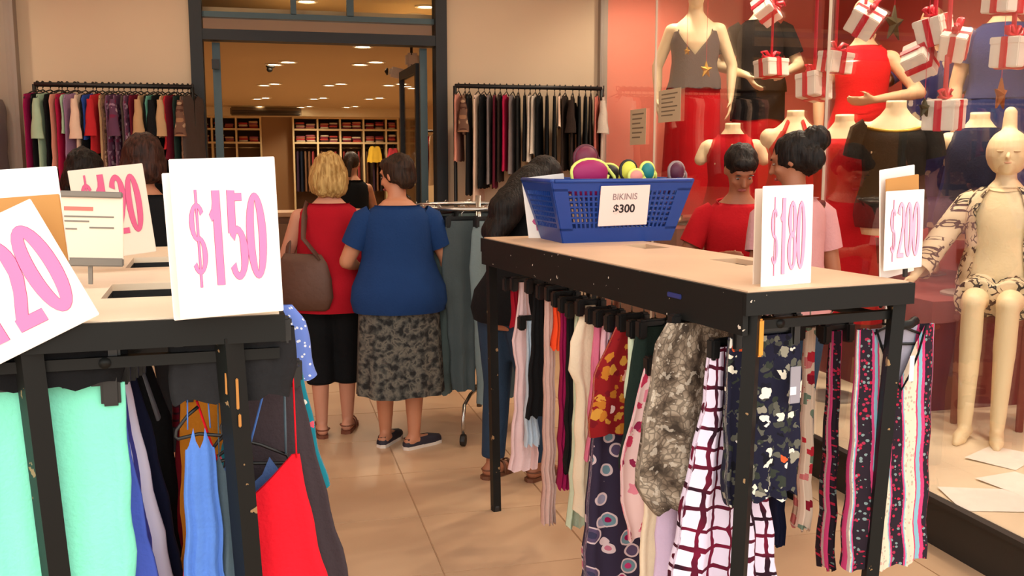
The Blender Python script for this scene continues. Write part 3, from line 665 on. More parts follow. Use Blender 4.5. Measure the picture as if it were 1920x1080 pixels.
MB().tube([(-.092, -.02, zt_+.004), (-.062, -.026, zt_-.075), (-.03, -.03, zt_-.135), (0, -.032, zt_-.175), (.03, -.03, zt_-.135), (.062, -.026, zt_-.075), (.092, -.02, zt_+.004)], .0032, 6).build('neck_trim', F_black, g_, True)
MB().rbox((.03, -.036, zt_-.115), (.018, .002, .075), .001).build('price_tag', M_tagw, g_)
# =================================================================== FIGURES
TORSO = [(.82, .150, .105, 0), (.88, .170, .120, -.008), (.94, .172, .122, -.010), (1.01, .155, .108, 0), (1.08, .138, .098, .004), (1.16, .145, .105, .008),
         (1.24, .158, .120, .018), (1.31, .166, .112, .010), (1.36, .158, .096, 0), (1.395, .122, .080, -.004), (1.425, .082, .066, -.004), (1.455, .060, .058, 0)]
def tsec(z):
    if z <= TORSO[0][0]: return TORSO[0][1:]
    for a, b in zip(TORSO[:-1], TORSO[1:]):
        if a[0] <= z <= b[0]:
            f = (z-a[0])/(b[0]-a[0]); return tuple(a[i]+(b[i]-a[i])*f for i in (1, 2, 3))
    return TORSO[-1][1:]
def hair_mat(name, c1, c2):
    t = NT(name, .55, 'Object'); mp = t.n('ShaderNodeMapping'); mp.inputs['Scale'].default_value = (60, 60, 6); t.l(t.co, mp.inputs[0])
    t.done(t.ramp(t.noise(mp.outputs[0], 1.5, 4), [(.35, c1), (.65, c2)], False))
    n = t.n('ShaderNodeTexNoise'); n.inputs['Scale'].default_value = 1.5; t.l(mp.outputs[0], n.inputs[0])
    b = t.n('ShaderNodeBump'); b.inputs['Strength'].default_value = .6; b.inputs['Distance'].default_value = .01
    t.l(n.outputs['Fac'], b.inputs['Height']); t.l(b.outputs[0], t.b.inputs['Normal']); return t.m
M_skin = mat('skin_tan', (196, 132, 98), .55, var=.04); M_skin2 = mat('skin_fair', (206, 144, 116), .55, var=.04); M_skin3 = mat('skin_brown', (164, 104, 74), .55, var=.04)
H_blonde = hair_mat('hair_blonde', (150, 112, 58), (206, 170, 106)); H_dark = hair_mat('hair_black', (16, 13, 12), (36, 28, 24)); H_brown = hair_mat('hair_brown', (34, 20, 16), (70, 42, 32))
H_dk2 = hair_mat('hair_dark_brown', (30, 20, 14), (60, 40, 28))
M_eyew = mat('eye_white', (150, 128, 112), .6); M_eyed = mat('eye_dark', (30, 20, 14), .3); M_lip = mat('lips', (150, 72, 66), .5)
class Fig:
    """a body in its own frame: faces +y, x to its right, feet at z = 0; sizes for 1.70 m then scaled"""
    def __init__(s, H=1.6, fat=1., lean=0., side=0., head=(0., 0.), armL=None, armR=None, feet=((-.09, 0, 0), (.09, 0, 0)), legs=None, headless=False, turn=0., shw=1., bald=False):
        s.k = H/1.70; s.fat = fat; s.headless = headless; s.shw = shw
        s.U = Matrix.Translation((0, 0, .92)) @ Matrix.Rotation(turn, 4, 'Z') @ Matrix.Rotation(side, 4, 'Y') @ Matrix.Rotation(-lean, 4, 'X') @ Matrix.Translation((0, 0, -.92))
        s.HD = s.U @ Matrix.Translation((0, .015, 1.585)) @ Matrix.Rotation(head[0], 4, 'Z') @ Matrix.Rotation(-head[1], 4, 'X')
        dl = [(-.185, 0, 1.36), (-.225, -.02, 1.09), (-.22, .06, .86), (-.21, .08, .78)]
        s.arms = []
        for sd, a in ((-1, armL), (1, armR)):
            sh = s.U @ Vector((sd*.168*fat**.4*shw, 0, 1.335))
            if a is None: e = s.U @ Vector((sd*.225*fat**.5*shw, -.025, 1.08)); w_ = s.U @ Vector((sd*.225*shw, .05, .85)); d = (w_-e).normalized()
            else: e, w_ = Vector(a[0]), Vector(a[1]); d = Vector(a[2]).normalized() if len(a) > 2 else (w_-e).normalized()
            s.arms.append((sh, e, w_, d, sd))
        s.legs = []
        for sd, f, lg in ((-1, feet[0], legs and legs[0]), (1, feet[1], legs and legs[1])):
            hip = Vector((sd*.088, 0, .86)); an = Vector((f[0], f[1], .085)); kn = (hip+an)/2+Vector((0, .02, .02))
            yaw = f[2]
            if lg: hip, kn, an, yaw = Vector(lg[0]), Vector(lg[1]), Vector(lg[2]), lg[3]
            s.legs.append((hip, kn, an, yaw, sd))
    def sc(s, mb): return mb.xf(Matrix.Scale(s.k, 4))
    def ring(s, z, infl=0., mul=1., n=24, zf=None, fold=None):
        rx, ry, yo = tsec(z); rx = rx*s.fat*mul*(s.shw if z > 1.2 else 1)+infl; ry = ry*s.fat*mul+infl; out = []
        for j in range(n):
            a = 2*PI*j/n; r = 1+(fold(a, z) if fold else 0)
            zz = z+(zf(a) if zf else 0)
            out.append(s.U @ Vector((rx*r*math.cos(a), yo+ry*r*math.sin(a), zz)) if z > .9 else Vector((rx*r*math.cos(a), yo+ry*r*math.sin(a), zz)))
        return out
    def hand(s, mb, w_, d, sd, curl=.5, fs=1.):
        d = d.normalized(); n = Vector((-sd, 0, 0)); n = (n-d*n.dot(d)); n = n.normalized() if n.length > .1 else d.orthogonal().normalized()
        l = d.cross(n).normalized()                           # across the palm
        if l.y < 0: l = -l
        p = w_+d*.05
        for q in (-.024, -.008, .008, .024): mb.cap(w_+d*.015+l*q*.6, p+d*.035+l*q, .016, .0135, 8)
        for i, (q, ln) in enumerate(((-.030, .058), (-.010, .072), (.010, .078), (.030, .068))):
            a = p+d*.035+l*q; b = a+(d+n*curl*.5).normalized()*ln*.55*fs; c = b+(d+n*curl*1.3).normalized()*ln*.5*fs
            mb.cap(a, b, .0095, .009, 8); mb.cap(b, c, .009, .0075, 8)
        a = w_+d*.025+l*.026; b = a+(d*.7+l*.7+n*.2).normalized()*.04; c = b+(d*.9+l*.25+n*.4).normalized()*.032
        mb.cap(a, b, .0125, .0105, 8); mb.cap(b, c, .0105, .008, 8)
    def body(s, voxel=.0095, ratio=.4, hands=True, legs=True):
        mb = MB()
        mb.loft([s.ring(z) for z in (.80, .84, .88, .94, 1.01, 1.08, 1.16, 1.24, 1.31, 1.36, 1.395, 1.425, 1.45)])
        mb.cap(s.U @ Vector((0, -.004, 1.40)), s.U @ Vector((0, .008, 1.50)), .056, .052)
        for sd in (-1, 1): mb.ell(s.U @ Vector((sd*.150*s.fat**.4*s.shw, 0, 1.332)), (.055, .058, .055)); mb.ell(s.U @ Vector((sd*.07, .074*s.fat, 1.235)), (.058, .042, .052))
        for sh, e, w_, d, sd in s.arms:
            f = s.fat**.6
            mb.cap(sh, e, .050*f, .040*f); m = e*.65+w_*.35; mb.cap(e, m, .039*f, .037*f); mb.cap(m, w_, .037*f, .024)
            if hands: s.hand(mb, w_, d, sd)
        if legs:
            for hip, kn, an, yaw, sd in s.legs:
                f = s.fat**.6; c = kn*.62+an*.38; back = Vector((0, -.012, 0))
                mb.cap(hip, kn, .088*f, .058*f); mb.cap(kn, c+back, .054*f, .053*f); mb.cap(c+back, an, .052*f, .036)
                fd = Matrix.Rotation(yaw, 3, 'Z') @ Vector((0, 1, 0)); g = Vector((an.x, an.y, an.z-.085))
                mb.cap(g+Vector((0, 0, .045))-fd*.035, g+Vector((0, 0, .035))+fd*.10, .036, .034); mb.cap(g+fd*.08+Vector((0, 0, .028)), g+fd*.165+Vector((0, 0, .020)), .036, .018)
        else:
            for hip, kn, an, yaw, sd in s.legs: mb.cap(hip, hip*.4+kn*.6, .088, .07)
        if not s.headless:
            h = lambda *p: s.HD @ Vector(p); R = s.HD.to_3x3()
            mb.ell(h(0, -.008, .03), (.074, .092, .088), R); mb.ell(h(0, .022, -.03), (.060, .072, .082), R); mb.ell(h(0, .045, -.082), (.034, .034, .028), R)
            mb.cap(h(0, .088, .02), h(0, .112, -.022), .009, .014, 8); mb.ell(h(0, .078, .038), (.05, .018, .012), R)
            mb.ell(h(0, .082, -.058), (.026, .014, .012), R)
            for sd in (-1, 1): mb.ell(h(sd*.075, -.005, -.005), (.011, .02, .032), R); mb.ell(h(sd*.035, .066, -.025), (.024, .02, .02), R)
        s.sc(mb); return remesh(mb, voxel, 5, ratio)
    def face(s, t):
        h = lambda *p: (s.HD @ Vector(p))*s.k; R = s.HD.to_3x3()
        for sd in (-1, 1):
            e = MB().ell(h(sd*.031, .080, .008), (.011*s.k, .006*s.k, .0045*s.k), R).build('eye', M_eyew, t, True)
            MB().ell(h(sd*.031, .084, .007), (.005*s.k, .004*s.k, .0045*s.k), R).build('iris', M_eyed, e, True)
            MB().ell(h(sd*.033, .086, .030), (.017*s.k, .004*s.k, .0028*s.k), R).build('eyebrow', M_eyed, t, True)
        MB().ell(h(0, .096, -.058), (.024*s.k, .008*s.k, .008*s.k), R).build('mouth', M_lip, t, True)
    def top(s, t, m, hem=.86, neck=.05, sleeve=.45, infl=.012, loose=.02, name='top', nk=1.435, scoop=.03, sl_r=1.25, flare=0., cut=9.):
        n = 28; zs = [hem, hem+.06, .96, 1.04, 1.12, 1.2, 1.28, 1.33, 1.365, 1.395, 1.415]
        zs = sorted(set(z for z in zs if hem <= z < cut-.012)); fold = lambda a, z: .018*math.sin(7*a+z*9)*(1 if z < 1.2 else .3)
        rings = []
        for z in zs:
            ex = (infl if z < 1.33 else infl*.8)+loose*max(0, min(1, (1.25-z)/.25))+flare*max(0, (1.1-z)/.3)
            rings.append(s.ring(z, ex, 1, n, None, fold))
        zz_ = (lambda a: -scoop*max(0, math.sin(a))**2-.004)
        rings.append(s.ring(cut, .012, 1, n, zz_) if cut < 2 else s.ring(nk-.01, .012+neck*.4, 1, n, zz_))
        mb = MB().loft(rings, False); mb.uv = {i: (math.atan2(p.y, p.x)*.16, p.z) for i, p in enumerate(mb.v)}
        s.sc(mb); o = mb.build(name, m, t, True)
        if sleeve:
            for sh, e, w_, d, sd in s.arms:
                f = s.fat**.6; q0 = sh+(sh-e).normalized()*.03+Vector((-sd*.03, 0, 0)); 
                if sleeve <= 1: pts = [q0, sh, sh.lerp(e, sleeve*.5), sh.lerp(e, sleeve)]; rr = [.05*f, .060*f, .060*f, .058*f]
                else: pts = [q0, sh, sh.lerp(e, .5), e, e.lerp(w_, .5), e.lerp(w_, sleeve-1)]; rr = [.05*f, .062*f, .06*f, .052*f, .048*f, .044*f]
                mb = MB().tube(pts, [r*sl_r/1.1 for r in rr], 16, False); mb.uv = {i: (p.y, p.z) for i, p in enumerate(mb.v)}
                s.sc(mb).build('sleeve', m, o, True)
        return o
    def skirt(s, t, m, z0, z1, w1, k=9, amp=.05, name='skirt', infl=.016):
        n = 48; rings = []
        for i in range(11):
            v = i/10; z = z0+(z1-z0)*v; rx, ry, yo = tsec(max(z, .9)); hipf = min(1, (z0-z)/.14) if z0 > .9 else 1
            rx0, ry0, _ = tsec(.92); A = (max(rx, rx0*hipf)*s.fat+infl)*(1-v)+w1*v; B = (max(ry, ry0*hipf)*s.fat+infl)*(1-v)+w1*.72*v
            rings.append([Vector(((A*(1+amp*v*math.sin(k*a+1)))*math.cos(a), yo+(B*(1+amp*v*math.sin(k*a+1)))*math.sin(a), z+.006*v*math.sin(4*a))) for a in [2*PI*j/n for j in range(n)]])
        mb = MB().loft(rings, False); mb.uv = {i: (math.atan2(p.y, p.x)*.2, p.z) for i, p in enumerate(mb.v)}
        return s.sc(mb).build(name, m, t, True)
    def pants(s, t, m, z0=.98, end=.9, infl=.012, wide=1., name='trousers'):
        mb = MB(); mb.loft([s.ring(z, infl) for z in (.83, .88, .94, z0)])
        for hip, kn, an, yaw, sd in s.legs:
            f = s.fat**.6*wide; e = kn.lerp(an, end)
            mb.tube([hip+Vector((0, 0, .03)), hip, hip.lerp(kn, .5), kn, kn.lerp(an, .4) if end > .4 else kn.lerp(e, .5), e], [.10*f, .106*f, .090*f, .072*f, .07*f, .062*f], 14)
        s.sc(mb); return obj(name, remesh(mb, .011, 3, .4), m, t)
    def shoe(s, t, m, sole=None, sandal=False):
        for hip, kn, an, yaw, sd in s.legs:
            R = Matrix.Translation((an.x, an.y, an.z-.085)) @ Matrix.Rotation(yaw, 4, 'Z')
            so = MB()
            out = [(-.030, -.065), (-.040, -.02), (-.040, .08), (-.046, .13), (-.036, .18), (0, .205), (.034, .18), (.042, .13), (.036, .06), (.034, -.02), (.028, -.065), (0, -.078)]
            so.loft([[R @ Vector((x, y, z)) for x, y in out] for z in (0, .006, .020)])
            if sandal:
                o = s.sc(so).build('sandal', sole or m, t)
                for yy in (.10, .055): s.sc(MB().tube([R @ Vector((.042*math.cos(a), yy+.01*math.sin(a), .012+.062*math.sin(a))) for a in [PI*k/8 for k in range(9)]], .010, 6, flat=.5)).build('sandal_strap', m, o, True)
                s.sc(MB().tube([R @ Vector((.04*math.cos(a), -.01-.055*math.sin(a), .05)) for a in [PI*k/8 for k in range(9)]], .008, 6, flat=.6)).build('heel_strap', m, o, True)
            else:
                up = MB().loft([[R @ Vector((x*sc, (y-.04)*sc2+.04, z)) for x, y in out] for z, sc, sc2 in ((.018, 1.0, .99), (.035, 1.0, .98), (.05, .92, .9))], False)
                up.loft([[R @ Vector((x*sc, (y-.04)*sc2+oy, z)) for x, y in out] for z, sc, sc2, oy in ((.05, .92, .9, .04), (.062, .8, .72, .02), (.066, .72, .6, .0))], False)
                o = s.sc(up).build('shoe', m, t, True); s.sc(so).build('sole', sole or m, o)
def hairdo(s, t, m, parts, voxel=.010, name='hair', jag=.006):
    mb = MB(); R = s.HD.to_3x3()
    for p in parts:
        if len(p) == 2: mb.ell(s.HD @ Vector(p[0]), p[1], R)
        else: mb.cap(s.HD @ Vector(p[0]), s.HD @ Vector(p[1]), p[2], p[3])
    s.sc(mb); me = remesh(mb, voxel, 3, .5)
    for v in me.vertices:
        v.co += v.normal*jag*(mnoise.noise(Vector((v.co.x*55, v.co.y*55, v.co.z*14)))) 
    return obj(name, me, m, t)
def person(label, loc, rotz, fig, skin, group=None, **k):
    t = thing('person', label, 'person', loc, rotz, group); obj('body', fig.body(**k), skin, t); return t

# ---- woman with blond bob, red sleeveless top, capri trousers, brown shoulder bag
p_ = atZ(628, 815, 0)
f = Fig(1.575, 1.12, head=(S(12), S(6)), armL=((-.27, .02, 1.08), (-.20, .20, 1.02)), armR=((.22, .08, 1.10), (.10, .27, 1.10)), feet=((-.075, -.02, S(12)), (.075, .07, S(-8))))
t = person('woman with blonde bob in red sleeveless top and black capris seen from behind', (p_.x, p_.y, 0), S(-8), f, M_skin2)
hairdo(f, t, H_blonde, [((0, -.022, .03), (.098, .105, .105)), ((-.045, -.05, -.04), (.062, .065, .10)), ((.045, -.05, -.04), (.062, .065, .10)), ((0, -.07, -.05), (.08, .05, .09)), ((-.088, -.005, -.03), (.03, .05, .09)), ((.088, -.005, -.03), (.03, .05, .09)), ((0, -.06, .075), (.07, .06, .06))], jag=.012)
f.top(t, cloth('red_blouse', (172, 18, 34)), .78, .05, 0, .014, .045, 'blouse', flare=.02)
f.pants(t, F_black, .98, .42, .014, 1.12, 'capri_trousers'); f.shoe(t, mat('tan_sandal', (120, 66, 44), .6), sandal=True)
f.face(t)
k = f.k
bagm = mat('brown_leather', (92, 60, 46), .6, bump=.3, bscale=30, var=.1)
bag = thing('shoulder_bag', 'brown leather shoulder bag under the arm of the blonde woman', 'bag', (p_.x, p_.y, 0), S(-8))
mb = MB(); mb.loft([[Vector((-.215+.055*math.cos(a)*wx+.02, -.10+.0+.175*math.sin(a)*wy, z)) for a in [2*PI*j/20 for j in range(20)]] for z, wx, wy in ((.80, .5, .80), (.815, .9, .95), (.88, 1.2, 1.1), (.99, 1.15, 1.05), (1.08, .8, .9), (1.13, .35, .7))])
mb.xf(Matrix.Rotation(S(35), 4, 'Z') if False else Matrix.Identity(4)); M_ = Matrix.Translation((-.15, -.15, 0)) @ Matrix.Rotation(S(66), 4, 'Z') @ Matrix.Translation((.20, .10, 0))
mb.xf(M_); f.sc(mb).build('bag_body', bagm, bag, True)
f.sc(MB().tube([M_ @ Vector((-.2, -.22, 1.10)), Vector((-.14, -.16, 1.22)), Vector((-.135, -.12, 1.34)), Vector((-.125, -.03, 1.415)), Vector((-.16, .06, 1.36)), Vector((-.24, .03, 1.24)), M_ @ Vector((-.2, -.0, 1.10))], .026, 8, flat=.3)).build('strap', bagm, bag, True)

# ---- woman in blue T-shirt and grey skirt
p_ = atZ(752, 838, 0)
f = Fig(1.575, 1.22, head=(S(48), S(14)), armL=((-.29, .03, 1.10), (-.22, .22, 1.05)), armR=((.29, .02, 1.09), (.24, .20, .99)), feet=((-.085, .06, S(-28)), (.075, -.03, S(-58))))
t = person('woman in royal blue T-shirt and grey patterned skirt seen from behind', (p_.x, p_.y, 0), S(-3), f, M_skin)
hairdo(f, t, H_dk2, [((0, -.025, .035), (.088, .10, .09)), ((0, -.06, -.02), (.07, .055, .075)), ((-.06, -.02, .01), (.03, .05, .06)), ((.06, -.02, .01), (.03, .05, .06)), ((0, .045, .075), (.06, .05, .04))], jag=.01)
f.top(t, cloth('royal_blue_shirt', (26, 56, 104)), .815, .05, .62, .014, .035, 't_shirt', scoop=.02, flare=.035)
t_ = NT('grey_leaf_print'); c_ = t_.ramp(t_.noise(t_.wob(.05, 12), 24, 3), [(.38, (40, 40, 40)), (.48, (78, 78, 74)), (.58, (112, 108, 98)), (.66, (62, 62, 60))], False); P_gskirt = t_.done(c_)
f.skirt(t, P_gskirt, 1.0, .33, .25, 11, .05)
f.shoe(t, mat('navy_shoe', (38, 34, 46), .7), mat('white_sole', (226, 214, 200), .6)); f.face(t)

# ---- woman with long dark hair leaning over the right rack
f = Fig(1.60, 1.0, lean=S(22), head=(0, S(22)), armL=((-.20, .30, 1.08), (-.12, .50, 1.0)), armR=((.34, .05, 1.07), (.30, .20, .86)), feet=((-.10, -.02, S(0)), (.10, .10, 0)))
p_ = atZ(968, 905, 0)
t = person('woman with long dark hair in black T-shirt leaning over the far end of right rack', (p_.x-.02, p_.y+.05, 0), S(-55), f, M_skin3)
hairdo(f, t, H_dark, [((0, -.02, .035), (.098, .108, .105)), ((0, -.075, -.04), (.095, .06, .10)), ((0, -.08, -.06), (-.0, -.13, -.30), .085, .085), ((.03, -.10, -.14), (.03, -.10, -.38), .065, .05), ((-.04, -.09, -.1), (-.05, -.08, -.40), .07, .06), ((0, -.12, -.25), (0, -.09, -.44), .07, .05), ((.08, 0, -.02), (.09, .0, -.16), .03, .03), ((-.08, 0, -.02), (-.09, .0, -.16), .03, .03)], .012, jag=.006)
f.top(t, cloth('black_tshirt', (20, 20, 22)), .84, .05, .5, .014, .03, 't_shirt'); f.pants(t, F_denim, .98, .95, .012, 1.0, 'jeans')
f.shoe(t, mat('brown_sandal', (110, 66, 42), .6), sandal=True); f.face(t)

# ---- person in red shirt behind the right rack, looking down
p_ = atY(1380, 322, 4.35)
f = Fig(1.62, 1.0, lean=S(8), head=(S(8), S(30)), armL=((-.26, .06, 1.12), (-.16, .28, 1.16)), armR=((.27, .08, 1.12), (.12, .30, 1.14)))
t = person('person with short black hair in red T-shirt looking down behind the right rack', (p_.x+.06, p_.y+.1, 0), S(160), f, M_skin3)
hairdo(f, t, H_dark, [((0, -.018, .05), (.088, .10, .088)), ((0, -.06, -.01), (.075, .055, .07)), ((0, .06, .085), (.062, .04, .032))], jag=.008)
f.top(t, cloth('red_tshirt', (190, 24, 34)), .84, .05, .7, .014, .02, 't_shirt', scoop=.07); f.pants(t, F_denim); f.shoe(t, F_black); f.face(t)

# ---- person with dark bun, pale pink top, back turned
p_ = atY(1492, 305, 3.80)
f = Fig(1.66, .95, head=(S(35), S(18)), feet=((-.09, 0, 0), (.09, 0, 0)))
t = person('person with black pinned-up hair in pale top half hidden by the 180 sign', (p_.x+.0, p_.y+.0, 0), S(10), f, M_skin3)
hairdo(f, t, H_dark, [((0, -.025, .03), (.092, .105, .098)), ((.01, -.12, .06), (.06, .06, .062)), ((0, -.06, -.02), (.07, .055, .07)), ((-.05, -.1, -.02), (.04, .05, .06))], jag=.012)
f.top(t, cloth('pale_pink_top', (206, 150, 150)), .84, .05, .6, .014, .02, 'blouse'); f.pants(t, F_denim); f.shoe(t, F_black); f.face(t)

# ---- two shoppers behind the left rack
p_ = atY(168, 318, 5.2)
f = Fig(1.60, 1.0, lean=S(10), head=(S(-20), S(10)))
t = person('shopper with black hair behind the small 120 price sign', (p_.x, p_.y, 0), S(20), f, M_skin3)
hairdo(f, t, H_dark, [((0, -.02, .035), (.10, .108, .10)), ((0, -.06, -.03), (.10, .07, .09)), ((-.08, 0, -.05), (.045, .06, .09)), ((.08, 0, -.05), (.045, .06, .09)), ((0, -.02, .125), (.03, .03, .03))], jag=.012)
f.top(t, F_black, .84, .05, .8, .014, .02, 't_shirt'); f.pants(t, F_denim); f.shoe(t, F_black); f.face(t)
p_ = atY(266, 308, 4.9)
f = Fig(1.66, 1.05, head=(S(30), S(8)))
t = person('shopper with dark brown bob in black top left of the 150 sign', (p_.x, p_.y, 0), S(-10), f, M_skin)
hairdo(f, t, H_brown, [((0, -.022, .03), (.098, .108, .105)), ((0, -.06, -.05), (.085, .06, .075)), ((-.075, -.01, -.04), (.035, .055, .08)), ((.075, -.01, -.04), (.035, .055, .08))], jag=.01)
f.top(t, F_black, .84, .05, .8, .014, .02, 't_shirt'); f.pants(t, F_black); f.shoe(t, F_black); f.face(t)

# ---- shop assistant inside
p_ = atY(660, 300, 9.6)
f = Fig(1.62, 1.0, head=(S(-30), S(10)), armL=((-.26, .04, 1.08), (-.14, .24, 1.04)), armR=((.26, .04, 1.08), (.14, .24, 1.04)))
t = person('shop assistant with dark tied hair in black sleeveless top inside the shop', (p_.x, p_.y, 0), S(15), f, M_skin)
hairdo(f, t, H_dk2, [((0, -.022, .035), (.085, .10, .092)), ((0, -.09, .02), (.04, .04, .04)), ((0, -.11, .0), (0, -.13, -.14), .035, .02)], jag=.006)
f.top(t, F_black, .84, .05, 0, .014, .02, 'vest'); f.pants(t, F_black); f.shoe(t, F_black); f.face(t)
# =================================================================== BLUE BASKET WITH BIKINIS
b1 = atZ(1056, 456, ZT); b2 = atZ(1270, 453, ZT)
ex = (b2-b1).normalized(); ey = Vector((-ex.y, ex.x, 0)); bang = math.atan2(ex.y, ex.x)+S(9); ex = Vector((math.cos(bang), math.sin(bang), 0)); ey = Vector((-ex.y, ex.x, 0))
bw = (b2-b1).length
bc = b1+ex*bw/2+ey*.125
M_blue = mat('blue_plastic', (16, 60, 140), .35)
bk = thing('laundry_basket', 'blue plastic lattice basket full of bikinis on the right rack', 'basket', (bc.x, bc.y, ZT), bang)
BW0, BD0, BW1, BD1, BH = bw/2, .125, bw/2*1.30, .18, .248
def bpt(u, v, q):          # u,v in -1..1, q = height 0..1
    return Vector((u*(BW0+(BW1-BW0)*q), v*(BD0+(BD1-BD0)*q), BH*q))
MB().loft([[bpt(u, v, q) for u, v in ((-1, -1), (1, -1), (1, 1), (-1, 1))] for q in (0, .02)]).build('bottom', M_blue, bk)
def wallstrip(mb, fn, q0, q1, a0, a1, th=.004):
    p = [fn(a0, q0), fn(a1, q0), fn(a1, q1), fn(a0, q1)]; n = (p[1]-p[0]).cross(p[3]-p[0]).normalized()*th
    mb.loft([[a+n for a in p], [a-n for a in p]])
walls = [('front_wall', lambda a, q: bpt(a, -1, q), 22), ('side_wall', lambda a, q: bpt(1, a, q), 13), ('back_wall', lambda a, q: bpt(-a, 1, q), 22), ('side_wall', lambda a, q: bpt(-1, -a, q), 13)]
for nm, fn, nc in walls:
    mb = MB(); wallstrip(mb, fn, 0, .24, -1, 1); wallstrip(mb, fn, .84, 1, -1, 1)
    wallstrip(mb, fn, .2, .88, -1, -.80); wallstrip(mb, fn, .2, .88, .80, 1)
    for i in range(1, nc): a = -.80+1.6*i/nc; wallstrip(mb, fn, .22, .86, a-.016, a+.016, .003)
    for i in range(1, 7): q = .24+.60*i/7; wallstrip(mb, fn, q-.012, q+.012, -.82, .82, .0032)
    o = mb.build(nm, M_blue, bk); o['kind'] = 'stuff'
rim = MB()
outl = [bpt(u, v, 1) for u, v in ((-1, -1), (1, -1), (1, 1), (-1, 1))]
pts = []
for i in range(4):
    a, b = outl[i], outl[(i+1) % 4]; pts += [a.lerp(b, .02), a.lerp(b, .5), a.lerp(b, .98)]
rim.tube(pts+[pts[0]], .009, 8).build('rim', M_blue, bk, True)
sc_ = MB().rbox((0, 0, 0), (.215, .002, .165), .001)
nt = thing('basket_label', 'white paper label with black price clipped to the blue basket front', 'label', bk.matrix_world @ Vector((0, 0, 0)), bang)
lc = bc+R2(bang) @ (bpt(.02, -1, .60)+Vector((0, -.012, 0))); nt.location = (lc.x, lc.y, ZT+lc.z-0 if lc.z < 1 else lc.z)
nt.location.z = ZT+BH*.60; nt.rotation_euler = (S(12), S(-1), bang)
sc_.build('paper', mat('label_paper', (248, 222, 214), .7), nt)
tm = text_mesh('BIKINIS', .036, .0003, xs=.95); o = obj('lettering', tm, mat('grey_ink', (150, 130, 130), .7), nt, (0, -.0015, .036))
tm = text_mesh('$300', .047, .0012, xs=1.0); o = obj('lettering', tm, mat('black_ink', (40, 34, 36), .7), nt, (0, -.0015, -.014))
# bikini tops in the basket
def bikini(label, px, py, dy, r, cm, trim, rz=0., tilt=0.):
    c = atY(px, py, bc.y+dy)
    t = thing('bikini_top', label, 'bikini', c, bang+rz, 'bikini tops in the blue basket')
    rings = []
    for i in range(7):
        a = PI/2*i/6
        rings.append([Vector((r[0]*math.cos(a)*math.cos(q), -r[1]*math.sin(a), r[2]*math.cos(a)*math.sin(q)-(.25*r[2] if math.sin(q) < 0 else 0)*math.cos(a))) for q in [2*PI*j/18 for j in range(18)]])
    MB().loft(rings, False).build('cup', cm, t, True)
    MB().tube([Vector((r[0]*math.cos(q), 0, r[2]*math.sin(q)-(.25*r[2] if math.sin(q) < 0 else 0))) for q in [2*PI*j/18 for j in range(19)]], .008, 6).build('cup_trim', trim, t, True)
    MB().tube([(r[0]*.7, 0, r[2]*.5), (r[0]*1.1, .01, r[2]*.15), (r[0]*1.35, .0, -r[2]*.4), (r[0]*1.5, .01, -r[2]*1.1)], .007, 6).build('strap', trim, t, True)
    MB().ell((0, .02, -.06), (r[0]*1.2, .03, .05)).build('band', cm, t, True)
    t.rotation_euler = (tilt, 0, bang+rz); return t
B_ = lambda n, c: mat(n, c, .55)
bikini('maroon padded bikini cup standing tallest in the basket', 1098, 296, .02, (.05, .035, .05), B_('bik_maroon', (112, 34, 62)), B_('bik_maroon2', (90, 28, 50)))
bikini('magenta bikini cup with lime trim at the basket front', 1106, 322, -.06, (.080, .03, .050), B_('bik_magenta', (160, 20, 96)), B_('bik_lime', (226, 236, 120)))
bikini('lime yellow bikini cup with black trim in the basket middle', 1178, 318, -.05, (.034, .03, .036), B_('bik_yellow', (226, 224, 84)), B_('bik_black', (26, 24, 26)))
bikini('teal bikini cup right of the yellow one', 1213, 320, -.04, (.03, .03, .034), B_('bik_teal', (24, 130, 136)), B_('bik_lime', (226, 236, 120)))
bikini('coral pink bikini cup low between yellow and teal ones', 1192, 330, -.09, (.03, .02, .026), B_('bik_coral', (236, 150, 140)), B_('bik_lime', (226, 236, 120)))
bikini('dark wine bikini cup at the right end of the basket', 1268, 320, .0, (.034, .03, .036), B_('bik_wine', (84, 26, 56)), B_('bik_grey', (150, 130, 130)))
bikini('black bikini cup behind the magenta one', 1140, 324, .05, (.05, .03, .036), B_('bik_black', (26, 24, 26)), B_('bik_lime', (226, 236, 120)))

# =================================================================== ROUND CHROME RACK WITH TROUSERS
rc = Vector((1.16, 5.36, 0)); RZ = 1.29
rr = thing('round_rack', 'chrome round clothes rack on casters full of grey trousers', 'rack', rc)
MB().tube([(0, 0, .12), (0, 0, RZ+.06)], .016, 12).build('pole', M_chrome, rr, True)
MB().tube([(.36*math.cos(a), .36*math.sin(a), RZ) for a in [2*PI*j/36 for j in range(37)]], .0125, 8).build('ring_rail', M_chrome, rr, True)
for k in range(4):
    a = PI/4+k*PI/2+.35; c, s_ = math.cos(a), math.sin(a)
    MB().tube([(0, 0, RZ-.02), (.36*c, .36*s_, RZ)], .008, 8).build('spoke', M_chrome, rr, True)
    MB().tube([(0, 0, .24), (.22*c, .22*s_, .245), (.37*c, .37*s_, .22), (.40*c, .40*s_, .15), (.40*c, .40*s_, .07)], .0105, 8).build('leg', M_chrome, rr, True)
    MB().xf(Matrix.Identity(4)).lathe([(.012, -.014), (.03, -.014), (.033, -.008), (.033, .008), (.03, .014), (.012, .014)], 14).xf(Matrix.Translation((.40*c, .40*s_, .034)) @ Matrix.Rotation(a, 4, 'Z') @ Matrix.Rotation(PI/2, 4, 'X')).build('caster', M_black, rr)
F_tr = [cloth('trouser_grey_green', (92, 106, 104)), cloth('trouser_grey', (74, 84, 86)), cloth('trouser_slate', (126, 144, 146)), cloth('trouser_dark', (52, 60, 62)), cloth('trouser_olive', (88, 90, 78))]
cn = ['grey green', 'mid grey', 'light slate', 'dark grey', 'olive grey']
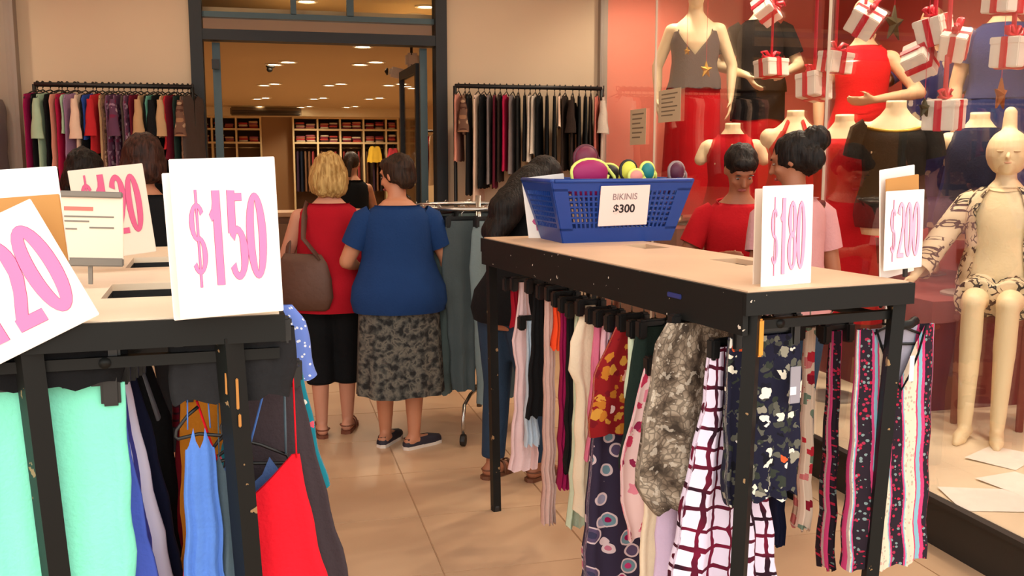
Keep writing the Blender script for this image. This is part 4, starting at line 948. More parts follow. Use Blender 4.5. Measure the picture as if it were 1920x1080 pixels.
posn = ['nearest', 'front right', 'right', 'rear right', 'far', 'rear left', 'left', 'front left']
N_ = 16; order = [2, 1, 4, 3, 1, 0, 3, 1, 0, 3, 1, 0, 1, 3, 0, 1]
for k in range(N_):
    a = -PI/2+2*PI*k/N_-.06; L = .98+.05*math.sin(k*2.3) if k else 1.06
    x, y = rc.x+.37*math.cos(a), rc.y+.37*math.sin(a)
    sect = posn[int(((k/N_*8)+.25)) % 8]; sub = 'first' if k % 2 == 0 else 'second'
    garment('trousers', '%s trousers, %s at the %s of the round chrome rack' % (cn[order[k]], sub, sect), 'trousers', (x, y, RZ), a+PI/2+(.5 if k % 2 else .25) if k else S(15),
            [(-.06, .085), (-.12, .10), (-.35, .115), (-.6, .085), (-L, .062)], F_tr[order[k]], hang='clip', neck=('flat', 0, 0), thick=(.022, .03), folds=(2, .012), group='trousers on the round rack', N=24, nz=10, hw=.09)

# =================================================================== CLOTHES RAILS ON THE SHOP FRONT
def wallrail(label, xa, xb, z, y):
    t = thing('clothes_rail', label, 'clothes rail', ((xa+xb)/2, y, 0)); h = (xb-xa)/2
    MB().tube([(-h, 0, z), (h, 0, z)], .016, 10).build('rail', M_black, t, True)
    for s in (-1, 1):
        MB().tube([(s*h, 0, .02), (s*h, 0, z)], .014, 8).build('post', M_black, t, True)
        MB().rbox((s*h, 0, .02), (.04, .3, .04), .008).build('foot', M_black, t)
    return t
ra = atY(64, 158, 7.08); rb = atY(360, 162, 7.08); zl = ra.z
wallrail('black clothes rail with colourful blouses left of the shop door', ra.x, rb.x, zl, 7.08)
rc1 = atY(853, 161, 7.08); rc2 = atY(1142, 167, 7.08); zr = rc1.z
wallrail('black clothes rail with dark clothes right of the shop door', rc1.x, min(rc2.x, 2.5), zr, 7.08)
P_pur = spots('purple_floral', (96, 60, 84), [(30, .45, [(150, 120, 140), (70, 40, 60), (176, 150, 160), (120, 40, 70)])])
P_taupe = spots('taupe_floral', (110, 80, 64), [(34, .42, [(170, 140, 110), (80, 50, 40), (150, 110, 80)])])
C_ = lambda n, c: cloth(n, c)
c_pg = C_('rail_pale_green', (164, 190, 160)); c_cr = C_('rail_cream', (226, 196, 172)); c_peach = C_('rail_peach', (206, 140, 120)); c_lav = C_('rail_lavender', (150, 116, 146)); c_rb = C_('rail_royal', (44, 74, 150)); c_rr = C_('rail_red', (186, 40, 46))
c_bei = C_('rail_beige', (186, 150, 110)); c_dr = C_('rail_dark_red', (104, 20, 38)); c_tl = C_('rail_teal', (92, 150, 130)); c_dgr = C_('rail_bottle_green', (34, 52, 46)); c_gb = C_('rail_grey_brown', (84, 72, 66)); c_cm = C_('rail_crimson', (172, 22, 66))
LEFT = [(70, F_mag, 'magenta', .9, 0), (80, F_black, 'black', .95, 0), (94, c_pg, 'pale green', 1.0, .20), (110, F_black, 'black', .7, 0), (116, c_peach, 'peach', .55, 0), (126, c_cm, 'crimson', .75, 0), (140, c_pg, 'short pale green', .32, 0), (146, c_lav, 'lavender', .6, 0),
        (160, c_cr, 'cream', .50, .2), (174, F_black, 'black', .5, 0), (180, c_rb, 'royal blue', .36, 0), (192, c_rr, 'red', .45, .16), (204, c_bei, 'beige', .75, 0), (212, P_taupe, 'taupe floral', .8, 0), (222, P_pur, 'purple floral', .7, 0), (232, P_pur, 'purple floral wide', .75, .14), (244, c_gb, 'grey brown', .7, 0), (254, P_pur, 'purple floral dark', .7, 0), (264, c_dr, 'dark red', .65, 0),
        (276, c_bei, 'beige slim', .5, .12), (288, F_black, 'black', .7, 0), (296, c_tl, 'teal', .6, 0), (304, F_black, 'black wide', .75, .12), (316, c_bei, 'beige short', .35, .1), (326, c_rr, 'red narrow', .42, 0), (332, c_dr, 'dark red narrow', .5, 0), (342, c_dgr, 'bottle green', .75, 0), (352, P_taupe, 'brown floral', .7, .1), (360, c_gb, 'grey brown narrow', .6, 0)]
seen = {}
def onrail(px, m, nm, L, sl, z, y, where, rot, ordn):
    p = atY(px, 160, y)
    lab = '%s garment hanging %s from the left on the rail %s' % (nm, ordn, where)
    return garment('blouse' if L < .6 else 'dress', lab, 'blouse' if L < .6 else 'dress', (p.x, y, z), rot,
            [(-.055, .15), (-.10, .19), (-.22, .175), (-L*.9, .185), (-L, .20)], m, hang='shoulder', neck=('round', .35, .05), thick=(.011, .015), folds=(2, .005), group='clothes on the rail %s' % where,
            sleeves=(max(.24, sl*1.3), .012, .036) if sl else None, N=20, nz=8, hw=.17)
def ordinal(i):
    w1 = ['first', 'second', 'third', 'fourth', 'fifth', 'sixth', 'seventh', 'eighth', 'ninth', 'tenth', 'eleventh', 'twelfth', 'thirteenth', 'fourteenth', 'fifteenth', 'sixteenth', 'seventeenth', 'eighteenth', 'nineteenth', 'twentieth']
    return w1[i] if i < 20 else 'twenty-'+w1[i-20]
for i, (px, m, nm, L, sl) in enumerate(LEFT): onrail(px, m, nm, L, sl, zl, 7.08, 'left of the door', S(72+4*math.sin(i*1.7)), ordinal(i))
c_wm = C_('rail_wine', (92, 22, 40)); c_gr = C_('rail_grey', (120, 110, 108)); c_br = C_('rail_dark_brown', (46, 34, 28)); c_ch = C_('rail_charcoal', (34, 34, 34)); c_sal = C_('rail_salmon', (196, 110, 96)); c_pale = C_('rail_pale_grey', (200, 186, 170))
RIGHT = [(860, c_peach, 'peach', .55, 0), (872, P_taupe, 'floral dark', .35, .1), (880, F_black, 'black', .80, 0), (897, c_cr, 'cream long', .85, 0), (908, F_black, 'black', .75, 0), (918, c_gr, 'grey', .72, 0), (928, c_wm, 'wine', .75, 0), (938, c_br, 'dark brown', .7, 0), (950, c_cm, 'crimson', .62, 0), (962, c_gr, 'grey narrow', .65, 0), (972, c_ch, 'charcoal', .66, 0),
         (984, F_black, 'black short', .55, 0), (994, c_pale, 'pale striped', .55, 0), (1004, c_pale, 'pale narrow', .5, 0), (1012, F_black, 'black', .6, 0), (1026, F_black, 'black', .62, 0), (1040, c_ch, 'charcoal', .6, 0), (1050, c_cr, 'cream short', .3, 0), (1060, c_br, 'dark brown', .62, 0), (1074, c_br, 'dark brown wide', .64, .1), (1086, F_black, 'black', .62, 0), (1098, c_ch, 'charcoal', .6, 0), (1108, c_br, 'dark brown', .62, 0), (1120, c_sal, 'salmon', .62, 0), (1132, c_pale, 'pale grey', .66, .1)]
for i, (px, m, nm, L, sl) in enumerate(RIGHT): onrail(px, m, nm, L, sl, zr, 7.08, 'right of the door', S(70+4*math.sin(i*1.3)), ordinal(i))
# =================================================================== DISPLAY WINDOW
M_man = mat('mannequin_cream', (238, 214, 170), .5); M_man2 = mat('mannequin_tan', (206, 164, 124), .55)
def plinth(t, z, r=.16): return MB().lathe([(r, -z), (r, -z+.012), (r*.9, -z+.02), (.02, -z+.022)], 24).build('base_plate', M_trim, t)
def mannequin(label, loc, rotz, fig, m=None, base=None, **k):
    t = thing('mannequin', label, 'mannequin', loc, rotz, 'standing mannequins in the display window'); obj('body', fig.body(voxel=.010, ratio=.35, **k), m or M_man, t)
    MB().lathe([(.17, .0), (.17, .010), (.15, .016), (.02, .018)], 24, (0, -.06, -.02)).build('base_plate', M_trim, t)
    return t
TZ1, TZ2 = 1.08, .80
MB().b2((2.72, 6.12, .2), (4.54, YF-.01, TZ1)).build('display_tier', mat('tier_red', (120, 44, 38), .6), v1)
MB().b2((3.42, 4.36, .2), (4.54, 6.11, TZ2)).build('display_tier', mat('tier_red', (120, 44, 38), .6), v1)
R180 = PI
# grey camisole and red skirt
f = Fig(1.75, .95, armL=((-.26, -.02, 1.09), (-.25, .03, .86)), armR=((.26, -.02, 1.09), (.25, .03, .86)))
t = mannequin('tall cream mannequin in grey camisole and long red trousers by the pink panel', (3.02, 6.55, TZ1+.02), R180-S(24), f)
k = f.k
pr = [(1.32, .150), (1.24, .172), (1.10, .156), (1.0, .178), (.93, .19)]
g = drape([(z*k, w*k) for z, w in pr], (.14, .155), ('v', .8, .17), (3, .006), 3, 12, 36); g.xf(Matrix.Rotation(PI, 4, 'Z')); g.build('camisole', cloth('grey_cami', (86, 76, 76)), t, True)
for s in (-1, 1): strap(t, (s*.10*k, -.03, 1.405*k), (s*.118*k, .105, 1.31*k), cloth('grey_cami', (86, 76, 76)), .005)
f.skirt(t, cloth('red_trouser', (186, 18, 26)), .98, .06, .21, 5, .10, 'wide_trousers', .02)
# black T-shirt
f = Fig(1.75, .98, armL=((-.27, .0, 1.10), (-.18, .18, 1.04)), armR=((.27, 0, 1.10), (.08, .20, 1.02), (-.5, .3, -.7)))
t = mannequin('cream mannequin in black T-shirt and black skirt behind the hanging gift boxes', (3.52, 6.52, TZ1-.02+.04), R180-S(28), f)
f.top(t, cloth('black_gold_tee', (34, 26, 20)), .92, .06, .7, .012, .02, 't_shirt', scoop=.05); f.skirt(t, F_black, 1.0, .72, .19, 5, .03); f.skirt(t, cloth('red_trouser', (186, 18, 26)), .90, .06, .185, 5, .05, 'underskirt', .01)
MB().rbox((0, .128, 1.25*f.k), (.10, .004, .035), .002).build('gold_print', mat('gold_print', (140, 104, 50), .4, .5), t)
# red dress
f = Fig(1.72, .95, armL=((-.33, .08, 1.12), (-.08, .19, 1.08), (.8, .1, -.1)), armR=((.25, .0, 1.09), (.24, .06, .86)))
t = mannequin('tan mannequin in red dress with hand on its waist', (3.62, 5.39, TZ2+.02), R180-S(34), f, M_man2)
f.top(t, cloth('red_dress', (206, 20, 28)), 1.0, .05, .0, .012, .01, 'bodice', scoop=.08); f.skirt(t, cloth('red_dress', (206, 20, 28)), 1.04, .25, .30, 7, .08, 'skirt')
# blue floral dress
P_blfl = spots('blue_floral', (50, 48, 92), [(16, .42, [(50, 48, 92), (150, 130, 120), (80, 76, 120), (180, 160, 130), (40, 40, 80)]), (9, .25, [(50, 48, 92), (200, 190, 180), (50, 48, 92)])])
f = Fig(1.70, .98, armL=((-.27, .02, 1.10), (-.22, .10, .86)), armR=((.30, .14, 1.22), (.34, .26, 1.36), (.1, .2, .9)))
t = mannequin('tan mannequin in blue floral dress behind the largest gift boxes', (4.16, 5.46, TZ2+.02), R180-S(36), f, M_man2)
f.top(t, P_blfl, 1.0, .05, .7, .012, .01, 'bodice', scoop=.05); f.skirt(t, P_blfl, 1.04, .30, .28, 7, .06)
# navy dress
f = Fig(1.78, 1.0)
t = mannequin('mannequin in plain navy dress at the top right corner', (4.20, 4.88, TZ2+.06), R180-S(38), f, M_man2)
f.top(t, cloth('navy_dress', (44, 50, 92)), 1.0, .05, .5, .014, .012, 'bodice', scoop=.14); f.skirt(t, cloth('navy_dress', (44, 50, 92)), 1.04, .30, .30, 7, .06)
# busts on stands
def bust(label, px, py, X, build, rz=0., m=None, H=1.7, stub=False):
    p = atX(px, py, X); zn = p.z; z0 = zn-1.495*H/1.7
    zb = TZ2 if X > 3.5 else .2
    t = thing('display_bust', label, 'bust', (p.x, p.y, zb), R180+rz, 'dress form busts in the display window')
    f = Fig(H, .95, headless=True); mb = MB()
    mb.loft([f.ring(z) for z in (.80, .88, .94, 1.01, 1.08, 1.16, 1.24, 1.31, 1.36, 1.395, 1.425, 1.45)])
    mb.tube([(0, -.004, 1.38), (0, 0, 1.44), (0, .004, 1.50)], [.062, .05, .052], 16)
    for sd in (-1, 1):
        mb.ell((sd*.148, 0, 1.335), (.058, .058, .06)); mb.ell((sd*.07, .074, 1.235), (.058, .042, .052))
        if stub: mb.cap((sd*.168, 0, 1.34), (sd*.205, .0, 1.26), .045, .042)
    f.sc(mb); lift = Matrix.Translation((0, 0, z0-zb)); me = remesh(mb, .010, 4, .4); me.transform(lift); obj('torso', me, m or M_man, t)
    MB().tube([(0, 0, .02), (0, 0, .82*f.k+z0-zb)], .014, 10).build('pole', M_chrome, t, True)
    MB().lathe([(.15, 0), (.15, .012), (.13, .02), (.02, .024)], 24).build('base_plate', M_trim, t)
    e = len(t.children)
    for o in build(f, t): o.location = (0, 0, z0-zb)
    return t
rd = cloth('bust_red', (188, 20, 28))
def b_halter(f, t):
    o = f.top(t, rd, .84, .02, 0, .012, .012, 'halter_top', nk=1.44, scoop=.0)
    q = f.sc(MB().ell((0, .108, 1.33), (.016, .012, .04), Matrix.Rotation(S(28), 3, 'X'))).build('keyhole', M_man, t, True); return [o, q]
def b_halter2(f, t):
    mbs = []
    g = drape([(1.375*f.k, .085*f.k), (1.28*f.k, .15*f.k), (1.10*f.k, .148*f.k), (.84*f.k, .19*f.k)], (.145, .15), ('v', .9, .05), (3, .004), 2, 12, 36); g.xf(Matrix.Rotation(PI, 4, 'Z')); o = g.build('halter_top', rd, t, True)
    s1 = [strap(t, (s*.035, .03, 1.45*f.k), (s*.07*f.k, .10, 1.35*f.k), rd, .014, name='halter_strap') for s in (-1, 1)]
    return [o]+s1
def b_tank(f, t):
    o = f.top(t, rd, .84, .10, 0, .012, .012, 'tank_dress', scoop=.10, cut=1.388); q = f.skirt(t, rd, .90, .35, .24, 6, .05, 'skirt'); return [o, q]
def b_black(f, t):
    o = f.top(t, cloth('bust_black', (32, 28, 22)), .84, .13, .5, .012, .012, 'top', scoop=.03, cut=1.372)
    n = MB().tube([q*f.k for q in (lambda r: r+r[:1])(f.ring(1.368, .014, 1, 28, lambda a: -.03*max(0, math.sin(a))**2))], .009, 8).build('gold_collar', mat('gold', (190, 150, 60), .3, .8), t, True); return [o, n]
def b_navy(f, t):
    o = f.top(t, cloth('bust_navy', (36, 38, 60)), .84, .04, 0, .012, .03, 'top', nk=1.43, scoop=.13); return [o]
bust('bust in red keyhole halter top left of the other busts', 1374, 232, 3.0, b_halter, S(-26), stub=True)
bust('bust in red halter top with bare neck behind the ponytail person', 1492, 208, 3.08, b_halter2, S(-30))
bust('bust in red scoop neck tank dress right of the glass seam', 1584, 216, 3.10, b_tank, S(-33))
bust('bust in black top with gold beaded collar', 1681, 190, 3.18, b_black, S(-35))
bust('bust in navy V-neck top below the large gift box', 1838, 212, 3.80, b_navy, S(-38))

# seated mannequin
t_ = NT('squiggle_print'); v_ = t_.wob(.05, 16); vo = t_.vor(v_, 30, 'DISTANCE_TO_EDGE')
c_ = t_.mix(t_.math('MULTIPLY', t_.math('LESS_THAN', vo.outputs['Distance'], .10), t_.math('GREATER_THAN', t_.noise(t_.co, 15, 1), .47)), t_.ramp(t_.noise(t_.co, 10), [(.4, (206, 186, 150)), (.6, (228, 210, 176))], False), t_.rgb((46, 40, 38))); P_squig = t_.done(c_)
fp = atZ(1845, 822, .2)
SM = Vector((fp.x+.27, fp.y+.28, .06)); srz = R180-S(46)
f = Fig(1.62, 1.04, lean=S(-4), head=(S(6), S(-4)), armL=((.0, 0, 0), (0, 0, 0)), armR=None,
        legs=(((-.085, 0, .86), (-.085, .42, .84), (-.075, .46, .225), S(6)), ((.085, 0, .86), (.075, .42, .84), (.075, .46, .225), S(-6))))
f.arms[0] = (f.arms[0][0], Vector((-.27, -.02, 1.10)), Vector((-.32, .10, .90)), Vector((-.2, .5, -.6)), -1)
f.arms[1] = (f.arms[1][0], Vector((.30, .04, 1.13)), Vector((.40, .22, .93)), Vector((.45, .5, -.5)), 1)
t = thing('seated_mannequin', 'cream seated mannequin in patterned blazer and shorts in the display window', 'mannequin', SM, srz)
obj('body', f.body(voxel=.009, ratio=.4), M_man, t)
mb = MB(); mb.ell(f.HD @ Vector((0, -.01, .02)), (.110, .118, .128)); mb.cap(f.HD @ Vector((0, -.02, .12)), f.HD @ Vector((0, -.02, .235)), .040, .034)
f.sc(mb); obj('head_with_top_knot', remesh(mb, .009, 5, .5), M_man, t)
for s in (-1, 1): f.sc(MB().ell(f.HD @ Vector((s*.040, .102, .01)), (.017, .006, .006))).build('closed_eye', mat('eye_line', (190, 160, 120), .5), t, True)
f.sc(MB().ell(f.HD @ Vector((0, .104, -.05)), (.018, .006, .005))).build('mouth', mat('mannequin_lip', (206, 150, 120), .5), t, True)
f.top(t, cloth('cream_top', (240, 218, 176)), .86, .05, 0, .010, .012, 'inner_top', scoop=.03)
# open blazer
rings = []
for z in (.74, .82, .90, 1.0, 1.1, 1.2, 1.28, 1.34, 1.375, 1.40, 1.42):
    rx, ry, yo = tsec(z); gap = S(38 if z < 1.3 else 30); ring = []
    for j in range(29):
        a = PI/2+gap+(2*PI-2*gap)*j/28; ex = .028+.05*max(0, 1.15-z)
        ring.append(f.U @ Vector(((rx*f.fat+ex)*math.cos(a), yo+(ry*f.fat+ex)*math.sin(a), z)))
    rings.append(ring)
mb = MB().loft(rings, False, False); mb.uv = {i: (math.atan2(p.y, p.x)*.2, p.z) for i, p in enumerate(mb.v)}
bz = f.sc(mb).build('blazer', P_squig, t, True)
for sh, e, w_, d, sd in f.arms:
    mb = MB().tube([sh+Vector((-sd*.04, 0, .03)), sh, sh.lerp(e, .5), e, e.lerp(w_, .5), e.lerp(w_, .8)], [.055, .068, .068, .066, .066, .07], 16, False); mb.uv = {i: (p.y, p.z) for i, p in enumerate(mb.v)}
    f.sc(mb).build('blazer_sleeve', P_squig, bz, True)
mb = MB(); mb.loft([f.ring(z, .016) for z in (.81, .88, .95, 1.0)])
for hip, kn, an, yaw, sd in f.legs: mb.tube([hip, hip.lerp(kn, .35), hip.lerp(kn, .72)], [.108, .104, .108], 14)
me = remesh(f.sc(mb), .010, 3, .5); ul = me.uv_layers.new(name='UVMap')
for lp_ in me.loops: c = me.vertices[lp_.vertex_index].co; ul.data[lp_.index].uv = (c.x+c.y*.5, c.z+c.y)
obj('shorts', me, P_squig, t)
st = thing('stool', 'red brown wooden stool under the seated mannequin', 'stool', (SM.x, SM.y, .2), srz); M_st = mat('stool_wood', (130, 58, 42), .5, var=.1)
sh_ = .86*f.k-.10+.06-.2
MB().rbox((0, .03, sh_-.02), (.36, .34, .04), .008).build('seat', M_st, st)
for x in (-.15, .15):
    for y in (-.11, .17): MB().rbox((x, y, (sh_-.04)/2), (.035, .035, sh_-.04), .004).build('leg', M_st, st)
for x in (-.15, .15): MB().rbox((x, .03, .2), (.022, .25, .03), .004).build('stretcher', M_st, st)

# gift boxes on ribbons
M_box = mat('gift_box_white', (240, 228, 214), .6); M_rib = mat('gift_ribbon_red', (206, 30, 50), .4)
def gift(label, px, py, X, d, rot, bow=True, line=True):
    p = atX(px, py, X)
    t = thing('gift_box', label, 'gift box', p, 0, 'hanging gift boxes'); t.rotation_euler = rot
    a, b, c = (q*.86 for q in d)
    MB().rbox((0, 0, -.008), (a*.96, b*.96, c), .004).build('box', M_box, t); MB().rbox((0, 0, c/2-.012), (a, b, c*.28), .004).build('lid', M_box, t)
    MB().rbox((0, 0, -.004), (a*.22, b+.006, c+.016), .002).build('ribbon', M_rib, t); MB().rbox((0, 0, -.004), (a+.006, b*.22, c+.015), .002).build('ribbon', M_rib, t)
    if bow:
        for s in (-1, 1): MB().tube([(0, 0, c/2+.008), (s*a*.22, .0, c/2+.05), (s*a*.40, 0, c/2+.045), (s*a*.36, 0, c/2+.018), (0, 0, c/2+.01)], .014, 8, flat=.5).build('bow_loop', M_rib, t, True)
    if line:
        h = HS-p.z; q = t.rotation_euler.to_matrix().inverted()
        MB().tube([q @ Vector((0, 0, c*.4)), q @ Vector((0, 0, h))], .011, 6, flat=.2).build('hanging_ribbon', M_rib, t)
    return t
gift('tilted gift box hanging above the black T-shirt mannequin', 1437, 18, 3.0, (.17, .17, .12), (S(50), S(30), S(20)))
gift('upright gift box with bow in front of the black T-shirt mannequin', 1446, 127, 3.0, (.20, .16, .11), (S(-6), 0, S(14)))
gift('gift box left of the red dress mannequin, upper of two', 1566, 116, 2.95, (.18, .14, .115), (S(4), S(4), S(10)))
gift('gift box left of the red dress mannequin, lower of two', 1526, 162, 2.88, (.20, .15, .135), (S(-8), S(8), S(24)))
gift('tilted gift box at the neck of the red dress mannequin', 1622, 38, 3.0, (.19, .17, .13), (S(35), S(-25), S(40)))
gift('gift box on top of the cluster before the blue floral dress', 1752, 56, 2.98, (.17, .15, .13), (S(-10), S(-14), S(30)))
gift('diamond turned gift box lowest in the cluster', 1726, 112, 2.94, (.16, .16, .12), (S(62), S(42), S(10)), bow=False, line=False)
gift('gift box at the right of the cluster', 1790, 82, 3.02, (.14, .13, .13), (S(14), S(-30), S(36)), line=False)
gift('largest gift box with red bow above the navy bust', 1770, 214, 2.98, (.205, .17, .14), (S(2), S(-5), S(34)))
gift('gift box before the navy dress at the right photo edge', 1898, 98, 3.02, (.16, .15, .13), (S(2), 0, S(20)))
gift('gift box cut off at the top right corner', 1888, 2, 3.02, (.2, .15, .10), (S(2), 0, S(14)), line=False)
# stars
def star(label, px, py, X, r, m, rz):
    p = atX(px, py, X); t = thing('star_ornament', label, 'star', p, rz, 'star ornaments')
    o = [(r*(1 if k % 2 == 0 else .42)*math.sin(PI*k/5), r*(1 if k % 2 == 0 else .42)*math.cos(PI*k/5)) for k in range(10)]
    mb = MB(); mb.add([(x, -.004, z) for x, z in o]+[(x, .004, z) for x, z in o]+[(0, -.02, 0), (0, .02, 0)], [(k, (k+1) % 10, 20) for k in range(10)]+[(10+(k+1) % 10, 10+k, 21) for k in range(10)]+[(k, 10+k, 10+(k+1) % 10, (k+1) % 10) for k in range(10)])
    mb.build('star_body', m, t); MB().tube([(0, 0, r*.9), (0, 0, HS-p.z)], .0012, 5).build('thread', M_rib, t); return t
M_gs = mat('gold_star', (206, 156, 60), .35, .6); M_bs = mat('bronze_star', (150, 88, 40), .45, .4); M_ds = mat('dark_star', (70, 60, 30), .5, .3)
star('small gold star hanging before the red trousers mannequin', 1324, 131, 2.8, .055, M_gs, S(20)); star('large bronze star before the navy dress', 1876, 178, 3.2, .075, M_bs, S(30))
star('small dark star beside the largest gift box', 1733, 203, 2.85, .045, M_ds, S(25)); star('dark gold star between red and blue dresses', 1676, 45, 3.3, .10, M_ds, S(25)); star('tiny gold star on the grey camisole', 1288, 96, 2.86, .028, M_gs, S(20))
# notices stuck on the glass and papers on the platform
def notice(label, px, py, w_, h_):
    p = atX(px, py, XR-.008); t = thing('glass_notice', label, 'notice', p, -PI/2, 'notices on the glass')
    MB().rbox((0, 0, 0), (w_, .0015, h_), .0005).build('paper', mat('notice_grey_paper', (206, 190, 160), .8), t)
    for i in range(6): MB().b2((-w_*.36, -.0016, h_*(.34-.13*i)), (w_*(.36-.1*(i % 3)), -.0012, h_*(.38-.13*i))).build('print_line', mat('notice_ink', (130, 116, 96), .8), t)
notice('white printed notice on the glass beside the red trousers mannequin', 1255, 198, .36, .21); notice('faded printed notice on the glass by the clothes rail end', 1196, 238, .30, .25)
def paper(label, px, py, w_, d_, rz):
    p = atZ(px, py, .2015); t = tag(MB().add([(-w_/2, -d_/2, .001), (w_/2, -d_/2, .004), (w_/2, d_/2, .001), (-w_/2, d_/2, .008), (-w_/2, -d_/2, 0), (w_/2, -d_/2, .003), (w_/2, d_/2, 0), (-w_/2, d_/2, .007)], [(0, 1, 2, 3), (7, 6, 5, 4), (0, 4, 5, 1), (1, 5, 6, 2), (2, 6, 7, 3), (3, 7, 4, 0)]).build('paper_sheet', mat('sheet_paper', (240, 232, 220), .7, var=.04, vscale=20)), label, 'paper', 'papers on the display platform')
    t.location = p; t.rotation_euler = (0, 0, rz)
paper('cream paper sheet lying behind the seated mannequin feet', 1880, 858, .30, .22, .5); paper('white paper sheet lying near the platform edge', 1862, 938, .34, .26, -.3); paper('white paper sheet at the right photo edge on the platform', 1905, 905, .25, .2, .2)
# left display window: navy dress on the end wall
garment('dress', 'navy dress in the left display window at the left photo edge', 'dress', (-1.86, 7.22, 2.02), 0, [(-.05, .14), (-.12, .17), (-.5, .16), (-.85, .2)], F_navy, neck=('round', .35, .05))
# =================================================================== INSIDE THE SHOP
M_shelf = mat('shelf_board', (214, 188, 142), .6); M_shb = mat('shelf_back', (92, 66, 48), .8)
def shelving(label, xa, xb, cols_, Y, z1=2.43, rows=(2.17, 1.90), lo=0.0):
    t = thing('wall_shelving', label, 'shelving', ((xa+xb)/2, Y, 0)); h = (xb-xa)/2
    MB().b2((-h, .40, 0), (h, .42, z1)).build('back_panel', M_shb, t)
    for x in cols_: MB().b2((x-(xa+xb)/2-.018, 0, 0), (x-(xa+xb)/2+.018, .40, z1)).build('upright', M_shelf, t)
    cs = sorted(cols_)
    for a, b in zip(cs[:-1], cs[1:]):
        for z in (z1-.02,)+tuple(rows): MB().b2((a-(xa+xb)/2+.018, 0, z-.018), (b-(xa+xb)/2-.018, .40, z+.018)).build('shelf', M_shelf, t)
        MB().tube([(a-(xa+xb)/2+.018, .2, rows[-1]-.10), (b-(xa+xb)/2-.018, .2, rows[-1]-.10)], .014, 8).build('hanging_rail', M_chrome, t, True)
    return t
YB = 20.42
colL = [-1.6, -1.05, -.58, -.10]; colR = [.55, 1.04, 1.50, 1.98, 2.45, 2.70]
shelving('wall shelving with folded stacks left of the wooden panel at the shop back', -1.6, -.10, colL, YB); shelving('wall shelving with folded stacks right of the wooden panel at the shop back', .55, 2.70, colR, YB)
fc = [(176, 60, 60), (206, 170, 140), (120, 40, 56), (190, 120, 90), (90, 60, 60), (214, 196, 170), (160, 90, 100), (200, 80, 70)]
rnd = random.Random(5)
def stacks(cols_, side):
    for ci, (a, b) in enumerate(zip(cols_[:-1], cols_[1:])):
        for ri, z in enumerate((2.17, 1.90)):
            n = max(1, int((b-a)/.22))
            for k in range(n):
                x = a+.04+(b-a-.08)*(k+.5)/n; h = rnd.uniform(.09, .16); q = rnd.choice(range(len(fc)))
                t = thing('folded_stack', 'stack of folded clothes, %s in the %s bay of %s shelf, %s wall shelving' % (ordinal(k), ordinal(ci), ['upper', 'lower'][ri], side), 'folded clothes', (x, YB+.16, z+.018), 0, 'folded stacks on the shop shelves')
                m = 2+int(h/.06); zz = 0
                for u in range(m): MB().rbox((rnd.uniform(-.008, .008), 0, zz+h/m/2), (min(.19, (b-a-.08)/n-.02), .26, h/m), .012).build('folded_garment', cloth('fold%d' % ((q+u*3) % 8), fc[(q+u*3) % 8]), t, True); zz += h/m
stacks(colL, 'left'); stacks(colR, 'right')
hc = [(96, 30, 40), (40, 36, 40), (120, 84, 60), (60, 40, 60), (30, 34, 50), (150, 60, 60)]
for ci, (a, b) in enumerate(zip(colR[:-1], colR[1:])):
    n = int((b-a)/.085)
    for k in range(n):
        x = a+.05+(b-a-.1)*(k+.5)/n; q = rnd.randrange(6)
        if ci == 2 and k == 2 or ci == 3 and k == 1: continue
        garment('dress', 'dark garment hanging %s in the %s bay below the right wall shelving' % (ordinal(k), ordinal(ci)), 'dress', (x, YB+.2, 1.80), S(80), [(-.06, .14), (-.12, .17), (-.5, .16), (-.9, .18)], cloth('hang%d' % q, hc[q]), group='clothes below the shop shelving', N=12, nz=5, thick=(.02, .03), folds=(2, .006), hw=.14)
garment('blouse', 'yellow blouse facing out below the right wall shelving', 'blouse', (colR[3]+.22, YB-.04, 1.90), 0, [(-.06, .09), (-.12, .12), (-.4, .17)], cloth('yellow_blouse', (222, 180, 60)), group='clothes below the shop shelving')
garment('blouse', 'pink red blouse facing out right of the yellow one', 'blouse', (colR[4]+.13, YB-.04, 1.86), 0, [(-.06, .08), (-.12, .10), (-.34, .14)], cloth('pink_blouse', (206, 70, 84)), group='clothes below the shop shelving')
tag(MB().b2((-.08, YB+.3, 0), (.53, YB+.36, 2.43)).build('wood_panel', mat('brown_panel', (150, 112, 74), .6)), 'plain brown panel between the two wall shelvings', 'panel')
# air conditioner strip under the ceiling
a = atY(432, 212, 19.9); b = atY(565, 212, 19.9)
ac = thing('air_conditioner', 'long dark brown air vent box under the far shop ceiling', 'air conditioner', ((a.x+b.x)/2, 19.9, 2.49)); hw_ = (b.x-a.x)/2
MB().rbox((0, 0, .01), (hw_*2, .22, .16), .02).build('casing', mat('vent_brown', (104, 84, 58), .6), ac)
for i in range(3): MB().b2((-hw_*.95, -.118, -.05+i*.03), (hw_*.95, -.108, -.038+i*.03)).build('louvre', M_black, ac)
# dome camera near the first lamps
p = atZ(507, 122, 2.597); c = thing('ceiling_camera', 'small dark dome camera beside the nearest left lamps', 'camera', p)
MB().lathe([(.05, 0), (.05, -.02), (.04, -.03)], 16).build('mount', M_dark, c); MB().ell((-.01, 0, -.05), (.034, .034, .03)).build('dome', M_black, c, True)
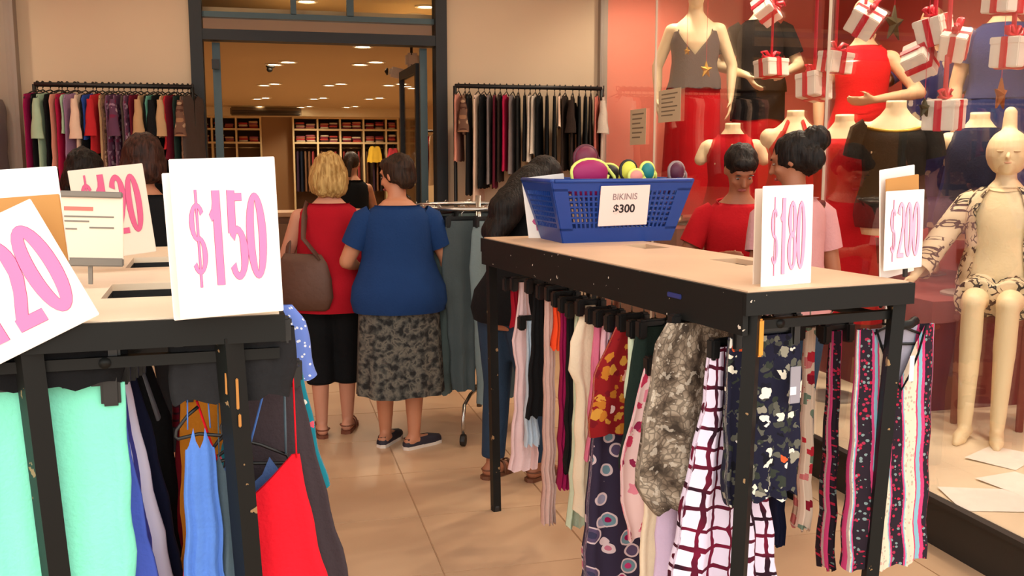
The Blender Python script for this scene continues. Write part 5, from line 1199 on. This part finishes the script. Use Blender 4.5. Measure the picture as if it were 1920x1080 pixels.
# security camera on the right
p = atY(755, 138, 8.6); c = thing('security_camera', 'white security camera on bracket inside the door at the right', 'camera', (p.x, p.y, p.z))
MB().rbox((-.04, 0, 0), (.16, .10, .09), .02, Matrix.Rotation(S(12), 3, 'Y')).build('housing', mat('camera_white', (206, 180, 150), .5), c)
MB().lathe([(.03, 0), (.034, .01), (.0, .03)], 14).xf(Matrix.Translation((-.13, 0, .015)) @ Matrix.Rotation(-PI/2, 4, 'Y')).build('lens', M_black, c)
MB().tube([(.03, 0, -.02), (.08, 0, .04), (.08, 0, 2.6-p.z)], .012, 8).build('bracket', M_dark, c, True)
MB().rbox((.09, .02, .12), (.12, .10, .12), .02).build('junction_box', mat('camera_white', (206, 180, 150), .5), c)
# open glass door leaf folded into the shop
dl = thing('glass_door_leaf', 'open glass door leaf with dark metal frame at the right of the doorway', 'door', (1.17, YF+.26, 0), S(91)); W_, H_ = .86, 2.30
for nm, a, b in (('stile', (0, -.02, .02), (.06, .02, H_)), ('stile', (W_-.06, -.02, .02), (W_, .02, H_)), ('rail', (.06, -.02, .02), (W_-.06, .02, .12)), ('rail', (.06, -.02, H_-.07), (W_-.06, .02, H_))): MB().b2(a, b).build(nm, M_frame, dl)
MB().b2((.06, -.004, .12), (W_-.06, .004, H_-.07)).build('pane', M_glass, dl)
MB().tube([(W_-.03, -.02, .95), (W_-.03, -.06, .98), (W_-.03, -.06, 1.22), (W_-.03, -.02, 1.25)], .01, 8).build('handle', M_chrome, dl, True)
# checkout counter and side rails with clothes
ct = thing('checkout_counter', 'wooden checkout counter behind the shop assistant', 'counter', (.55, 10.9, 0)); M_ct = mat('counter_wood', (120, 84, 60), .5)
MB().rbox((0, 0, .47), (1.9, .5, .94), .01).build('body', M_ct, ct); MB().rbox((0, -.02, .965), (2.0, .6, .05), .01).build('worktop', mat('counter_top', (170, 130, 96), .4), ct)
for k in range(3): MB().rbox((-.62+.62*k, -.256, .47), (.56, .012, .8), .004).build('panel', M_ct, ct)
wallrail('clothes rail with light blouses along the right shop wall', 2.02, 2.9, 1.95, 13.4)
for k in range(9):
    q = [(214, 186, 140), (176, 60, 60), (220, 200, 170), (60, 50, 50), (206, 160, 110), (226, 210, 180), (110, 60, 50), (230, 206, 150), (150, 110, 80)][k]
    garment('blouse', '%s blouse from the left on the rail along the right shop wall' % ordinal(k), 'blouse', (2.08+k*.095, 13.4, 1.95), S(62), [(-.06, .14), (-.12, .18), (-.4, .17), (-.75, .19)], cloth('side%d' % k, q), group='blouses along the right shop wall', N=16, nz=6, thick=(.02, .03))
